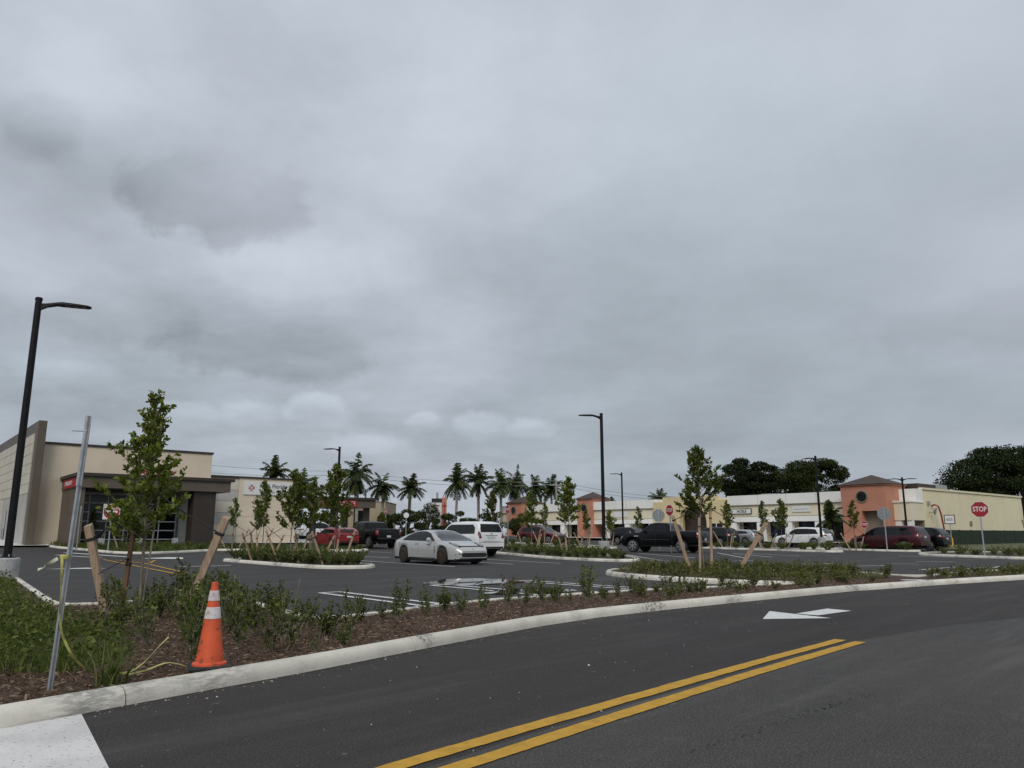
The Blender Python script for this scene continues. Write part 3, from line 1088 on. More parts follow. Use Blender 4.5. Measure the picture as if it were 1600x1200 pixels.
# shop signs on the band
sb = bx(mall, 'shop_sign', M['brown_dark'], 18.9, 22.0, .18, .30, 3.35, 4.0)
bx(sb, 'sign_face', M['sign_white'], 18.97, 21.93, .29, .315, 3.42, 3.93)
lettering('ACELE', .46, M['ink'], sb, (20.2, .325, 3.67), (R(90), 0, R(180)), .004, bold=.01)
sb = bx(mall, 'shop_sign', M['sign_white'], 11.4, 13.6, .18, .27, 3.45, 4.1)
bx(sb, 'sign_line', M['unit_grey'], 11.6, 13.4, .27, .28, 3.72, 3.78)
sb = bx(mall, 'shop_sign', M['sign_white'], 38.4, 40.9, .18, .24, 3.3, 4.1)
# control joints in the stucco, rain pipes
for xx in (10.6, 14.3, 18.0, 38.6, 42.9, 51.5, 55.8):
    bx(mall, 'control_joint', M['recess'], xx - .012, xx + .012, .281, .286, 4.43, 5.54)
for yy in (-6.0, -11.0, -16.0, -21.0, -26.0):
    bx(mall, 'control_joint', M['band'], -.012, -.001, yy - .03, yy + .03, -.3, 5.44)
for yy in (-9.2, -19.5):
    bx(mall, 'rain_pipe', M['band'], -.12, -.013, yy - .06, yy + .06, -.3, 5.2)
for xx in (8.7, 20.9, 36.0, 49.0):
    bx(mall, 'roof_unit', M['unit_grey'], xx, xx + 1.6, -9.5, -7.6, 5.48, 6.1, .03)
# roof gear and wall fittings on the end wall
bx(mall, 'roof_unit', M['brown_dark'], .6, 2.4, -6.4, -2.0, 5.5, 6.15, .03)
MB().prism([(-9.3, 5.47), (-6.9, 5.47), (-7.1, 6.2), (-9.0, 6.2)], .5, 2.0, 'yz').build('roof_vent', M['unit_grey'], mall)
dish = MB().lathe([(.02, 0.06), (.2, .04), (.36, -.06), (.40, -.10), (.38, -.12), (.2, -.02), (.02, .02)], 18, (0, 0, 0), 'x').build('satellite_dish', M['sign_grey'], mall, smooth=True)
dish.location = (-.55, -2.6, 3.3)
dish.rotation_euler = (0, R(-20), R(35))
MB().tube([(-.02, -2.6, 3.15), (-.4, -2.6, 3.15), (-.5, -2.6, 3.3)], .03, 6).build('dish_arm', M['sign_grey'], mall)
bx(mall, 'wall_lamp', M['unit_grey'], -.2, -.02, -2.6, -2.3, 3.9, 4.3, .03)
bx(mall, 'meter_box', M['recess'], -.12, -.02, -13.3, -12.8, 1.9, 2.4, .02)
M['pipe_red'] = mat('red_pipe_paint', (.30, .03, .025), (.24, .025, .02), 5, .5)
pp = MB()
pp.tube([(-.05, -3.2, 3.85), (-.35, -3.25, 3.95), (-.65, -3.35, 3.8), (-.75, -3.6, 3.0), (-.8, -3.9, 1.2), (-.8, -4.0, -.4)], .085, 10)
pp.tube([(-.8, -3.95, .9), (-.8, -5.2, .9)], .085, 8)
pp.lathe([(.15, -.06), (.15, .06)], 10, (-.8, -3.97, .9), 'y')
o = pp.build('fire_riser_pipe', M['pipe_red'], mall, smooth='auto')

# ---- far things beyond the lot
fb = empty('office_block', (-28.6, 130, 1.0))
tag(fb, 'plain beige flat roofed block far behind the palms', 'building')
bx(fb, 'wall', M['far_beige'], 0, 7.5, 0, 12, -1, 5.6)
bx(fb, 'parapet', M['recess'], -.05, 7.6, -.08, 12, 5.6, 5.72)
for i in range(1):
    bx(fb, 'window', M['glass'], 2.6, 4.2, -.05, -.02, 2.4, 4.2)

py = empty('pylon_sign', (-10.7, 112, .6), R(8))
tag(py, 'tall tenant pylon sign with terracotta frame and white name panels', 'sign')
bx(py, 'frame', M['terracotta'], .62, 1.3, -.3, .3, -.6, 5.9)
bx(py, 'frame_bar', M['pipe_red'], .64, 1.32, -.34, .34, 4.6, 4.8)
bx(py, 'frame_bar', M['pipe_red'], .92, 1.02, -.35, .35, .5, 5.2)
for i in range(7):
    p = bx(py, 'name_panel', M['sign_white'], -.75, .58, -.16, .16, .1 + i * .72, .78 + i * .72, .01)
    bx(p, 'print_line', M['letters_red'] if i % 3 == 0 else M['letters_grey'], -.45, .3, -.17, -.158, .36 + i * .72, .50 + i * .72)
bx(py, 'header_panel', M['ink'], -.85, .66, -.2, .2, 5.0 + .16, 5.75)
bx(py, 'mast', M['unit_grey'], -.2, .1, -.1, .1, 5.75, 6.6)
bx(py, 'post', M['sign_white'], -.65, .45, -.1, .1, -.7, .1)

# ---- dark screened fence beside the end wall
fe = empty('screened_fence', (43.0, 76.2, .25), math.atan2(.64, .768))
tag(fe, 'dark green screened fence in front of the cream end wall', 'fence')
for i in range(12):
    bx(fe, 'fence_panel', M['hedge_green'], -1.9 + i * 3.0, 1.04 + i * 3.0, -.03, .03, .02, 1.42)
    bx(fe, 'fence_post', M['hedge_green'], -1.95 + i * 3.0, -1.89 + i * 3.0, -.05, .05, -.2, 1.46)

# ================================================================== vehicles
M['tyre'] = mat('tyre_rubber', (.016, .016, .016), (.026, .026, .025), 10, .85)
M['rim_alloy'] = mat('alloy_rim', (.48, .49, .50), rough=.3, metal=.8)
M['rim_dark'] = mat('dark_bronze_rim', (.10, .075, .058), rough=.35, metal=.6)
M['car_glass'] = mat('car_glass', (.006, .007, .008), rough=.05, spec=.35)
M['screen_glass'] = mat('windscreen_glass', (.022, .030, .031), (.04, .05, .05), 1.5, .05, spec=.5)
M['trim'] = mat('black_trim', (.013, .013, .014), rough=.5)
M['seam'] = mat('panel_gap', (.03, .03, .03), rough=.8)
M['under'] = mat('underbody', (.008, .008, .008), rough=.9)
M['tail'] = mat('tail_lamp', (.16, .006, .008), rough=.12, coat=.6)
M['head'] = mat('head_lamp', (.05, .052, .055), (.55, .56, .57), 16, .1, coat=.6, lo=.5, hi=.62)
M['plate'] = mat('licence_plate', (.55, .58, .55), rough=.5)
M['chrome'] = mat('chrome', (.6, .6, .6), rough=.15, metal=1.0)


def paint(name, c, metal=.0, rough=.32, coat=.8, spec=.5):
    return mat(name, c, tuple(k * .93 for k in c), 1.2, rough, metal, coat=coat, spec=spec)


P_GREY = paint('chalk_grey_paint', (.45, .45, .44), coat=1.0, rough=.18)
P_WHITE = paint('white_paint', (.80, .80, .79))
P_BLACK = paint('black_paint', (.004, .004, .005), rough=.22, coat=.08, spec=.22)
P_RED = paint('red_paint', (.24, .009, .010), coat=.5)
P_MAROON = paint('maroon_paint', (.05, .005, .010), .1, coat=.25, spec=.35)
P_DKRED = paint('dark_red_paint', (.085, .010, .013), .2, coat=.3)
P_SILVER = paint('silver_paint', (.42, .43, .44), .5)
P_CHAR = paint('charcoal_paint', (.012, .013, .015), .1, coat=.1, spec=.3)


def smooth1(a, k):
    if k < 1:
        return a
    ker = np.ones(2 * k + 1) / (2 * k + 1)
    return np.convolve(np.pad(a, k, mode='edge'), ker, mode='valid')


def car(name, sp, pt, loc, heading, rim='rim_alloy', label=None, group=None, cat='car'):
    """sp: outline of the vehicle in metres; x forward, origin on the ground under the middle"""
    L, W = sp['L'], sp['W'] / 2
    x = np.linspace(-L / 2, L / 2, 121)
    ip = lambda key, k: smooth1(np.interp(x, [p[0] for p in sp[key]], [p[1] for p in sp[key]]), k)
    top, belt = ip('top', sp.get('ks', 2)), ip('belt', 3)
    wid = ip('wid', 2) * W
    low = ip('low', 1)
    xf, xr, RW = sp['xf'], sp['xr'], sp['rw']
    ra = RW * sp.get('arch', 1.15)
    for xc in (xf, xr):
        d2 = ra * ra - (x - xc) ** 2
        low = np.where(d2 > 0, np.maximum(low, RW + np.sqrt(np.maximum(d2, 0))), low)
    tum = sp.get('tum', .32)
    rows = []
    for i in range(len(x)):
        zl, zs, zt, w = low[i], belt[i], max(top[i], belt[i] + .02), wid[i]
        zs = max(zs, zl + .06)
        g = zt - zs
        wb = w * .965
        wr = max(wb - .02 - g * tum, wb * .55)
        hs = zs - zl
        half = [(0, zl), (w * .90, zl), (w * .975, zl + .02), (w * .992, zl + hs * .25), (w, zl + hs * .5), (w * .997, zl + hs * .72), (w * .985, zl + hs * .88), (wb, zs),
                (wb - .012 - (wb - .012 - wr) * .3, zs + g * .3), (wb - .012 - (wb - .012 - wr) * .62, zs + g * .6), (wr + .01, zs + g * .84), (wr - .035, zs + g * .93), (wr * .86, zs + g * .972), (wr * .5, zs + g * .995), (0, zt)]
        rows.append(half)
    nh = len(rows[0])
    mb = MB()
    ring = 2 * nh - 2
    for i, half in enumerate(rows):
        for (yy, z) in half:
            mb.v.append((x[i], -yy, z))
        for (yy, z) in half[-2:0:-1]:
            mb.v.append((x[i], yy, z))
    for i in range(len(x) - 1):
        for k in range(ring):
            a, b = i * ring + k, i * ring + (k + 1) % ring
            mb.f.append((a, b, b + ring, a + ring))
    mb.f.append(tuple(range(ring)))
    mb.f.append(tuple((len(x) - 1) * ring + k for k in reversed(range(ring))))
    rz = math.atan2(heading[1], heading[0])
    root = empty(name, (loc[0], loc[1], zg(*loc[:2])), rz)
    tag(root, label, cat, group)
    body = mb.build('body', pt, root, smooth='auto')
    bvh = BVHTree.FromPolygons([Vector(v) for v in mb.v], mb.f)

    def decal(nm, m, poly, view, off=.006, parent=None, rings=5, sub=5):
        """a panel shaped in one view and laid on the body surface"""
        P = []
        n0 = len(poly)
        for i in range(n0):
            a, b = poly[i], poly[(i + 1) % n0]
            for k in range(sub):
                P.append((a[0] + (b[0] - a[0]) * k / sub, a[1] + (b[1] - a[1]) * k / sub))
        cx_ = sum(p[0] for p in P) / len(P)
        cy_ = sum(p[1] for p in P) / len(P)
        pts = [(cx_, cy_)]
        for r in range(1, rings + 1):
            pts += [(cx_ + (p[0] - cx_) * r / rings, cy_ + (p[1] - cy_) * r / rings) for p in P]
        out = []
        for a, b in pts:
            if view == 'right':
                o_, d_ = Vector((a, -4, b)), Vector((0, 1, 0))
            elif view == 'left':
                o_, d_ = Vector((a, 4, b)), Vector((0, -1, 0))
            elif view == 'front':
                o_, d_ = Vector((8, a, b)), Vector((-1, 0, 0))
            elif view == 'rear':
                o_, d_ = Vector((-8, a, b)), Vector((1, 0, 0))
            else:
                o_, d_ = Vector((a, b, 6)), Vector((0, 0, -1))
            hit, nrm, _, _ = bvh.ray_cast(o_, d_)
            if hit is None:
                hit, nrm, _, _ = bvh.find_nearest(o_ + d_ * (4 - W if view in ('left', 'right') else 8 - L / 2))
            if nrm.dot(d_) > 0:
                nrm = -nrm
            out.append(hit + (nrm * .6 - d_ * .6).normalized() * off)
        m2 = MB()
        m2.v = [tuple(p) for p in out]
        n = len(P)
        for i in range(n):
            m2.f.append((0, 1 + i, 1 + (i + 1) % n))
        for r in range(rings - 1):
            for i in range(n):
                a = 1 + r * n + i
                b = 1 + r * n + (i + 1) % n
                m2.f.append((a, a + n, b + n, b))
        me = bpy.data.meshes.new(nm)
        me.from_pydata(m2.v, [], m2.f)
        me.shade_smooth()
        return link(nm, me, m, parent or root)

    # wheels
    tw = sp.get('tw', .25)
    wy = W - tw * .5 - .015
    tyre = MB().lathe([(RW * .66, -tw / 2), (RW * .93, -tw / 2), (RW, -tw * .36), (RW, tw * .36), (RW * .93, tw / 2), (RW * .66, tw / 2)], 28, (0, 0, 0), 'y', cap=True).mesh('wheel', 'auto')
    tyre.materials.append(M['tyre'])
    rr = RW * sp.get('rim', .70)
    rm = MB()
    rm.lathe([(rr, -.02), (rr, .02), (rr * .90, .03), (rr * .88, -.02)], 28, (0, 0, 0), 'y', cap=False)
    ns = sp.get('spokes', 5)
    for k in range(ns):
        a = 2 * math.pi * k / ns + .3
        for da in (-.10, .10):
            ca, sa = math.cos(a + da), math.sin(a + da)
            cb, sb_ = math.cos(a + da * .5), math.sin(a + da * .5)
            rm.beam((rr * .12 * sb_, .012, rr * .12 * cb), (rr * .93 * sa, .016, rr * .93 * ca), rr * .11, .03, (0, 1, 0))
    rm.lathe([(rr * .24, -.02), (rr * .24, .03), (rr * .16, .04)], 14, (0, 0, 0), 'y')
    rmesh = rm.mesh('rim', False)
    rmesh.materials.append(M[rim])
    hubm = MB().lathe([(rr * .95, -.03), (rr * .95, 0)], 24, (0, 0, 0), 'y').mesh('spoke_backing')  # plain dark disc backing the open spokes
    hubm.materials.append(M['under'])
    for xc in (xf, xr):
        for s in (-1, 1):
            w_ = link('wheel', tyre, None, root, (xc, s * wy, RW - .004))
            w_.rotation_euler = (0, .4 * xc, 0 if s > 0 else math.pi)
            link('rim', rmesh, None, w_, (0, tw * .5 - .012, 0))
            link('spoke_backing', hubm, None, w_, (0, tw * .5 - .02, 0))
    un = MB()
    zb = sp['low'][len(sp['low']) // 2][1]
    un.box(-L / 2 + .25, L / 2 - .25, -W + tw + .08, W - tw - .08, zb - .10, min(sp['rw'] * 2 * 1.05, .8))  # inner filler box, hung low to darken the ground beneath
    un.box(xr + RW * 1.25, xf - RW * 1.25, -W * .93, W * .93, zb - .07, zb + .03)  # wide low floor plate added to deepen the shade under the car
    un.box(-L / 2 + .2, xr - RW * 1.25, -W * .85, W * .85, zb - .03, zb + .06)
    un.box(xf + RW * 1.25, L / 2 - .2, -W * .85, W * .85, zb - .05, zb + .04)
    un.build('underbody', M['under'], root)
    for d in sp['decals']:
        nm, m, poly, views = d[0], d[1], d[2], d[3]
        off = d[4] if len(d) > 4 else .006
        mm = M[m] if isinstance(m, str) else m
        for v in views.split(','):
            if v == 'rear-' or v == 'front-':
                decal(nm, mm, [(-a, b) for a, b in poly], v[:-1], off)
            elif v == 'top-':
                decal(nm, mm, [(a, -b) for a, b in poly], 'top', off)
            else:
                decal(nm, mm, poly, v, off)
    for (mx, mz_) in sp.get('mirror', []):
        for s in (-1, 1):
            mr = MB()
            yb = s * (W * .93)
            mr.lathe([(.02, -.07), (.085, -.05), (.10, 0), (.085, .06), (.03, .09)], 12, (mx, s * (W + .10), mz_), 'x')
            mr.beam((mx, yb, mz_ - .04), (mx, s * (W + .05), mz_ - .03), .06, .03)
            mr.build('mirror', pt if sp.get('mirror_paint', True) else M['trim'], root, smooth='auto')
    return root, decal


def rect(a0, b0, a1, b1):
    return [(a0, b0), (a1, b0), (a1, b1), (a0, b1)]


def seam_lines(xs, z0, z1):
    return [('door_gap', 'seam', [(a, z0), (a + .012, z0), (b + .012, z1), (b, z1)], 'right,left', .003) for a, b in xs]


# --- chalk grey fastback saloon, the one in the middle of the picture
SALOON = dict(L=5.05, W=1.93, xf=1.50, xr=-1.45, rw=.36, tw=.29, rim=.76, spokes=9, arch=1.10, tum=.42, ks=3,
              top=[(-2.53, .86), (-2.45, .93), (-2.1, 1.02), (-1.4, 1.23), (-.75, 1.385), (-.2, 1.425), (.2, 1.40), (.65, 1.26), (1.25, .985), (1.45, .93), (1.9, .84), (2.25, .74), (2.42, .64), (2.53, .52)],
              belt=[(-2.53, .80), (-2.2, .90), (-1.5, .955), (-.5, .925), (.6, .885), (1.3, .86), (1.7, .82), (2.1, .74), (2.4, .60), (2.53, .46)],
              wid=[(-2.53, .70), (-2.45, .82), (-2.2, .93), (-1.6, 1.0), (-.9, .975), (.3, .955), (1.0, .97), (1.6, .99), (2.0, .96), (2.3, .86), (2.45, .76), (2.53, .64)],
              low=[(-2.53, .42), (-2.35, .30), (-2.0, .24), (0, .20), (2.2, .19), (2.45, .22), (2.53, .28)],
              mirror=[(.72, 1.0)],
              decals=[('window_trim', 'trim', [(-1.58, .975), (-.3, .95), (.92, .935), (.38, 1.265), (0.0, 1.355), (-.40, 1.365), (-.80, 1.325), (-1.25, 1.18)], 'right,left', .004),
                      ('side_window', 'car_glass', [(-1.48, .995), (-.34, .975), (-.37, 1.335), (-.75, 1.30), (-1.2, 1.16)], 'right,left', .008),
                      ('side_window', 'car_glass', [(-.26, .975), (.82, .96), (.35, 1.235), (0.0, 1.325), (-.30, 1.335)], 'right,left', .008),
                      ('windscreen', 'screen_glass', [(-.80, .955), (.80, .955), (.735, 1.12), (.585, 1.372), (-.585, 1.372), (-.735, 1.12)], 'front'),
                      ('roof_glass', 'screen_glass', [(-.55, -.44), (.10, -.46), (.10, .46), (-.55, .44)], 'top', .005),
                      ('rear_window', 'car_glass', [(-.58, 1.08), (.58, 1.08), (.46, 1.33), (-.46, 1.33)], 'rear'),
                      ('headlight_rim', 'trim', [(1.62, .66), (1.86, .52), (2.24, .50), (2.36, .60), (2.20, .74), (1.86, .80)], 'top,top-', .004),
                      ('headlight', 'head', [(1.72, .66), (1.92, .57), (2.20, .55), (2.30, .62), (2.14, .70), (1.88, .74)], 'top,top-', .010),
                      ('lower_grille', 'trim', [(-.80, .34), (-.62, .30), (.62, .30), (.80, .34), (.82, .44), (.64, .475), (-.64, .475), (-.82, .44)], 'front'),
                      ('nose_badge', 'chrome', rect(-.035, .60, .035, .66), 'front', .008), ('bonnet_gap', 'seam', [(1.28, -.70), (1.30, -.70), (1.30, .70), (1.28, .70)], 'top', .003),
                      ('bonnet_gap', 'seam', [(1.32, .66), (2.2, .46), (2.2, .475), (1.32, .675)], 'top,top-', .003),
                      ('intake_blade', 'seam', [(.50, .31), (.54, .31), (.58, .46), (.53, .46)], 'front,front-', .014),
                      ('side_vent', 'trim', [(.98, .46), (1.01, .46), (1.01, .74), (.98, .74)], 'right,left'),
                      ('door_handle', 'seam', [(-.52, .80), (-.34, .81), (-.34, .835), (-.52, .825)], 'right,left', .014),
                      ('door_handle', 'seam', [(.38, .79), (.58, .795), (.58, .82), (.38, .815)], 'right,left', .014),
                      ('sill_line', 'trim', [(-1.0, .235), (1.05, .225), (1.05, .255), (-1.0, .265)], 'right,left', .004),
                      ('tail_light', 'tail', [(-.60, .72), (.60, .72), (.60, .78), (-.60, .78)], 'rear')] + seam_lines([(-.30, -.27), (.96, .90), (-1.02, -1.25)], .30, .92))
car('saloon_car', SALOON, P_GREY, (-3.18, 34.5), (.645, -.764), 'rim_dark', 'pale grey fastback saloon with bronze wheels facing the puddle')

# --- tall white wagon behind it
WAGON = dict(L=4.85, W=1.90, xf=1.42, xr=-1.37, rw=.39, tw=.27, spokes=6, arch=1.16, tum=.22,
             top=[(-2.43, 1.05), (-2.40, 1.45), (-2.22, 1.76), (-1.9, 1.86), (-.6, 1.88), (.2, 1.84), (.5, 1.74), (1.05, 1.24), (1.2, 1.17), (2.0, 1.08), (2.3, .98), (2.43, .75)],
             belt=[(-2.43, 1.0), (-2.3, 1.14), (-1.0, 1.14), (1.0, 1.10), (1.5, 1.07), (2.1, 1.0), (2.43, .72)],
             wid=[(-2.43, .90), (-2.36, .955), (-2.1, .985), (-1.3, 1.0), (1.4, 1.0), (2.0, .95), (2.3, .86), (2.43, .76)],
             low=[(-2.43, .42), (-2.0, .40), (0, .36), (2.2, .36), (2.43, .42)], mirror=[(.85, 1.25)],
             decals=[('window_trim', 'trim', [(-2.08, 1.20), (.93, 1.16), (.45, 1.62), (.2, 1.70), (-1.80, 1.69), (-2.02, 1.52)], 'left,right', .003), ('side_window', 'car_glass', [(-2.05, 1.22), (-1.35, 1.20), (-1.35, 1.66), (-1.78, 1.66), (-1.98, 1.50)], 'left,right'),
                     ('side_window', 'car_glass', [(-1.28, 1.20), (-.30, 1.19), (-.30, 1.68), (-1.28, 1.67)], 'left,right'),
                     ('side_window', 'car_glass', [(-.22, 1.19), (.86, 1.18), (.42, 1.60), (.2, 1.67), (-.22, 1.68)], 'left,right'),
                     ('windscreen', 'screen_glass', [(-.74, 1.24), (.74, 1.24), (.62, 1.74), (-.62, 1.74)], 'front'),
                     ('rear_window', 'car_glass', [(-.72, 1.28), (.72, 1.28), (.70, 1.50), (.62, 1.72), (-.62, 1.72), (-.70, 1.50)], 'rear', .008),
                     ('tail_light', 'tail', [(.66, .96), (.85, .98), (.85, 1.18), (.80, 1.34), (.73, 1.20)], 'rear,rear-', .010),
                     ('tail_lens', 'head', [(.74, 1.04), (.82, 1.06), (.80, 1.20), (.76, 1.18)], 'rear,rear-', .016),
                     ('number_plate', 'plate', rect(-.26, .93, .26, 1.06), 'rear', .012), ('chrome_bar', 'chrome', rect(-.42, 1.09, .42, 1.13), 'rear', .012),
                     ('badge', 'chrome', rect(-.06, 1.17, .06, 1.24), 'rear', .012), ('bumper_line', 'seam', rect(-.82, .74, .82, .755), 'rear', .010), ('hatch_gap', 'seam', rect(-.60, .80, .60, .815), 'rear', .010),
                     ('rear_skirt', 'trim', rect(-.80, .43, .80, .52), 'rear', .010)] + seam_lines([(-.26, -.26), (-1.32, -1.32), (.98, .92)], .5, 1.12))
car('estate_car', WAGON, P_WHITE, (-2.65, 44.0), (-.64, .768), 'rim_alloy', 'tall white four-wheel-drive wagon parked behind the grey saloon')


def pickup(kind):
    return dict(L=5.75, W=2.03, xf=1.86, xr=-1.62, rw=.41, tw=.28, spokes=6, arch=1.20, tum=.20,
                top=[(-2.88, .98), (-2.86, 1.33), (-2.7, 1.36), (-1.02, 1.37), (-.93, 1.44), (-.80, 1.80), (-.55, 1.90), (.2, 1.93), (.62, 1.87), (1.18, 1.36), (1.3, 1.29), (2.4, 1.20), (2.75, 1.10), (2.88, .80)],
                belt=[(-2.88, .95), (-2.8, 1.26), (-.9, 1.27), (1.1, 1.22), (1.6, 1.17), (2.5, 1.10), (2.88, .76)],
                wid=[(-2.88, .92), (-2.82, .975), (-2.5, 1.0), (2.2, 1.0), (2.6, .95), (2.8, .88), (2.88, .80)],
                low=[(-2.88, .62), (-2.3, .58), (-.9, .46), (1.0, .45), (2.5, .48), (2.88, .55)], mirror=[(.95, 1.38)], mirror_paint=False, ks=1,
                decals=[('side_window', 'car_glass', [(-.72, 1.34), (.12, 1.33), (.12, 1.76), (-.52, 1.76)], 'left,right'), ('side_window', 'car_glass', [(.20, 1.33), (1.02, 1.32), (.62, 1.70), (.20, 1.77)], 'left,right'),
                        ('windscreen', 'screen_glass', [(-.78, 1.38), (.78, 1.38), (.66, 1.84), (-.66, 1.84)], 'front'), ('rear_window', 'car_glass', [(-.70, 1.46), (.70, 1.46), (.64, 1.80), (-.64, 1.80)], 'rear'),
                        ('tail_light', 'tail', [(.80, .92), (.96, .93), (.96, 1.24), (.80, 1.25)], 'rear,rear-', .012), ('side_tail_light', 'tail', [(-2.84, .94), (-2.70, .94), (-2.72, 1.22), (-2.84, 1.22)], 'left,right', .008),
                        ('number_plate', 'plate', rect(-.16, .76, .16, .90), 'rear', .014), ('rear_bumper', 'chrome' if kind else 'trim', rect(-.90, .63, .90, .75), 'rear', .03), ('tailgate_gap', 'seam', rect(-.78, .92, .78, .935), 'rear', .010),
                        ('tailgate_handle', 'trim', rect(-.14, 1.14, .14, 1.2), 'rear', .012), ('headlight', 'head', [(.62, .84), (.9, .86), (.9, 1.04), (.62, 1.04)], 'front,front-'), ('grille', 'trim', rect(-.58, .72, .58, 1.04), 'front'),
                        ('name_badge', 'chrome', rect(1.40, 1.02, 1.72, 1.07), 'left,right', .010), ('side_moulding', 'seam', rect(-.85, .80, 1.2, .84), 'left,right', .008), ('cab_gap', 'seam', rect(-1.02, .62, -1.0, 1.26), 'left,right', .004)] + seam_lines([(.16, .16), (1.2, 1.12)], .52, 1.24))


car('pickup_truck', pickup(0), P_BLACK, (-10.5, 58.3), (-.60, .80), 'rim_alloy', 'black crew-cab pickup truck parked tail-out beside a red car')
car('pickup_truck', pickup(1), P_BLACK, (10.1, 52.1), (-.80, .60), 'rim_alloy', 'black crew-cab pickup truck standing side-on behind the right-hand sapling')


def crossover(Lc=4.55, H=1.66, lowroof=False):
    h = H
    return dict(L=Lc, W=1.84, xf=Lc * .30, xr=-Lc * .29, rw=.355, tw=.24, spokes=5, arch=1.16, tum=.28,
                top=[(-Lc / 2, .92), (-Lc / 2 + .06, 1.12), (-Lc / 2 + .42, h - .14), (-Lc / 2 + .75, h - .04), (-.3, h), (.15, h - .03), (.45, h - .14), (1.0, 1.10), (1.15, 1.04), (1.7, .95), (Lc / 2 - .12, .82), (Lc / 2, .62)],
                belt=[(-Lc / 2, .88), (-Lc / 2 + .2, 1.03), (-.8, 1.04), (.9, .99), (1.4, .95), (Lc / 2 - .2, .78), (Lc / 2, .58)],
                wid=[(-Lc / 2, .78), (-Lc / 2 + .1, .90), (-Lc / 2 + .4, .98), (-1.2, 1.0), (1.2, 1.0), (Lc / 2 - .4, .94), (Lc / 2 - .12, .82), (Lc / 2, .70)],
                low=[(-Lc / 2, .42), (-1.8, .34), (0, .27), (1.8, .27), (Lc / 2, .36)], mirror=[(.72, 1.10)],
                decals=[('window_trim', 'trim', [(-Lc / 2 + .58, 1.10), (.95, 1.03), (.44, h - .22), (.18, h - .13), (-.9, h - .14), (-Lc / 2 + .85, h - .19)], 'left,right', .003), ('side_window', 'car_glass', [(-Lc / 2 + .62, 1.12), (-1.02, 1.08), (-1.02, h - .19), (-Lc / 2 + .85, h - .22)], 'left,right'),
                        ('side_window', 'car_glass', [(-.96, 1.08), (-.08, 1.07), (-.08, h - .15), (-.96, h - .17)], 'left,right'), ('side_window', 'car_glass', [(0, 1.07), (.88, 1.05), (.42, h - .25), (.18, h - .16), (0, h - .15)], 'left,right'),
                        ('windscreen', 'screen_glass', [(-.70, 1.10), (.70, 1.10), (.56, h - .09), (-.56, h - .09)], 'front'), ('rear_window', 'car_glass', [(-.62, 1.13), (.62, 1.13), (.52, h - .15), (-.52, h - .15)], 'rear', .008),
                        ('tail_light', 'tail', [(.40, .92), (.76, .90), (.78, 1.04), (.46, 1.02)], 'rear,rear-', .010), ('side_tail_light', 'tail', [(-Lc / 2 + .06, .93), (-Lc / 2 + .34, .96), (-Lc / 2 + .30, 1.05), (-Lc / 2 + .08, 1.04)], 'left,right', .008), ('number_plate', 'plate', rect(-.17, .78, .17, .90), 'rear', .012),
                        ('rear_bumper', 'trim', rect(-.66, .44, .66, .55), 'rear', .012), ('side_cladding', 'trim', rect(-.95, .28, 1.0, .36), 'left,right', .010), ('headlight', 'head', [(.42, .72), (.72, .74), (.70, .84), (.50, .84)], 'front,front-'),
                        ('grille', 'trim', rect(-.40, .48, .40, .72), 'front'), ('door_handle', 'seam', rect(-.36, .88, -.20, .91), 'left,right', .014), ('door_handle', 'seam', rect(.60, .87, .76, .90), 'left,right', .014)] + seam_lines([(-.04, -.04), (-.98, -.98), (.96, .92)], .38, 1.02))


VAN = dict(L=5.1, W=1.98, xf=1.60, xr=-1.43, rw=.35, tw=.24, spokes=5, arch=1.14, tum=.24,
           top=[(-2.55, .92), (-2.50, 1.15), (-2.25, 1.58), (-2.0, 1.72), (-.6, 1.75), (.4, 1.70), (.8, 1.56), (1.55, 1.10), (1.75, 1.02), (2.2, .90), (2.45, .76), (2.55, .58)],
           belt=[(-2.55, .88), (-2.4, 1.05), (0, 1.03), (1.4, .98), (1.9, .90), (2.3, .76), (2.55, .55)],
           wid=[(-2.55, .80), (-2.45, .92), (-2.1, .98), (-1.3, 1.0), (1.4, 1.0), (2.0, .95), (2.4, .82), (2.55, .70)],
           low=[(-2.55, .38), (-2.1, .32), (0, .24), (2.2, .26), (2.55, .36)], mirror=[(1.25, 1.10)],
           decals=[('window_trim', 'trim', [(-2.08, 1.10), (1.38, 1.04), (.80, 1.47), (.45, 1.60), (-1.0, 1.62), (-1.78, 1.59)], 'left,right', .003), ('side_window', 'car_glass', [(-2.02, 1.12), (-1.1, 1.10), (-1.1, 1.58), (-1.75, 1.56)], 'left,right'), ('side_window', 'car_glass', [(-1.03, 1.10), (.12, 1.09), (.12, 1.60), (-1.03, 1.59)], 'left,right'), ('side_window', 'car_glass', [(.20, 1.09), (1.30, 1.06), (.78, 1.44), (.45, 1.56), (.20, 1.59)], 'left,right'),
                   ('windscreen', 'screen_glass', [(-.74, 1.10), (.74, 1.10), (.62, 1.62), (-.62, 1.62)], 'front'), ('rear_window', 'car_glass', [(-.70, 1.17), (.70, 1.17), (.60, 1.56), (-.60, 1.56)], 'rear', .008),
                   ('tail_light', 'tail', [(.58, .94), (.84, .94), (.82, 1.22), (.74, 1.20)], 'rear,rear-', .010), ('side_tail_light', 'tail', [(-2.46, .96), (-2.2, .98), (-2.2, 1.10), (-2.42, 1.16)], 'left,right', .008), ('number_plate', 'plate', rect(-.17, .90, .17, 1.02), 'rear', .012), ('bumper_line', 'seam', rect(-.8, .66, .8, .68), 'rear', .010),
                   ('door_rail', 'seam', rect(-1.9, .93, -.95, .95), 'left,right', .006)] + seam_lines([(.16, .16), (-1.06, -1.06), (1.42, 1.38)], .34, 1.02))
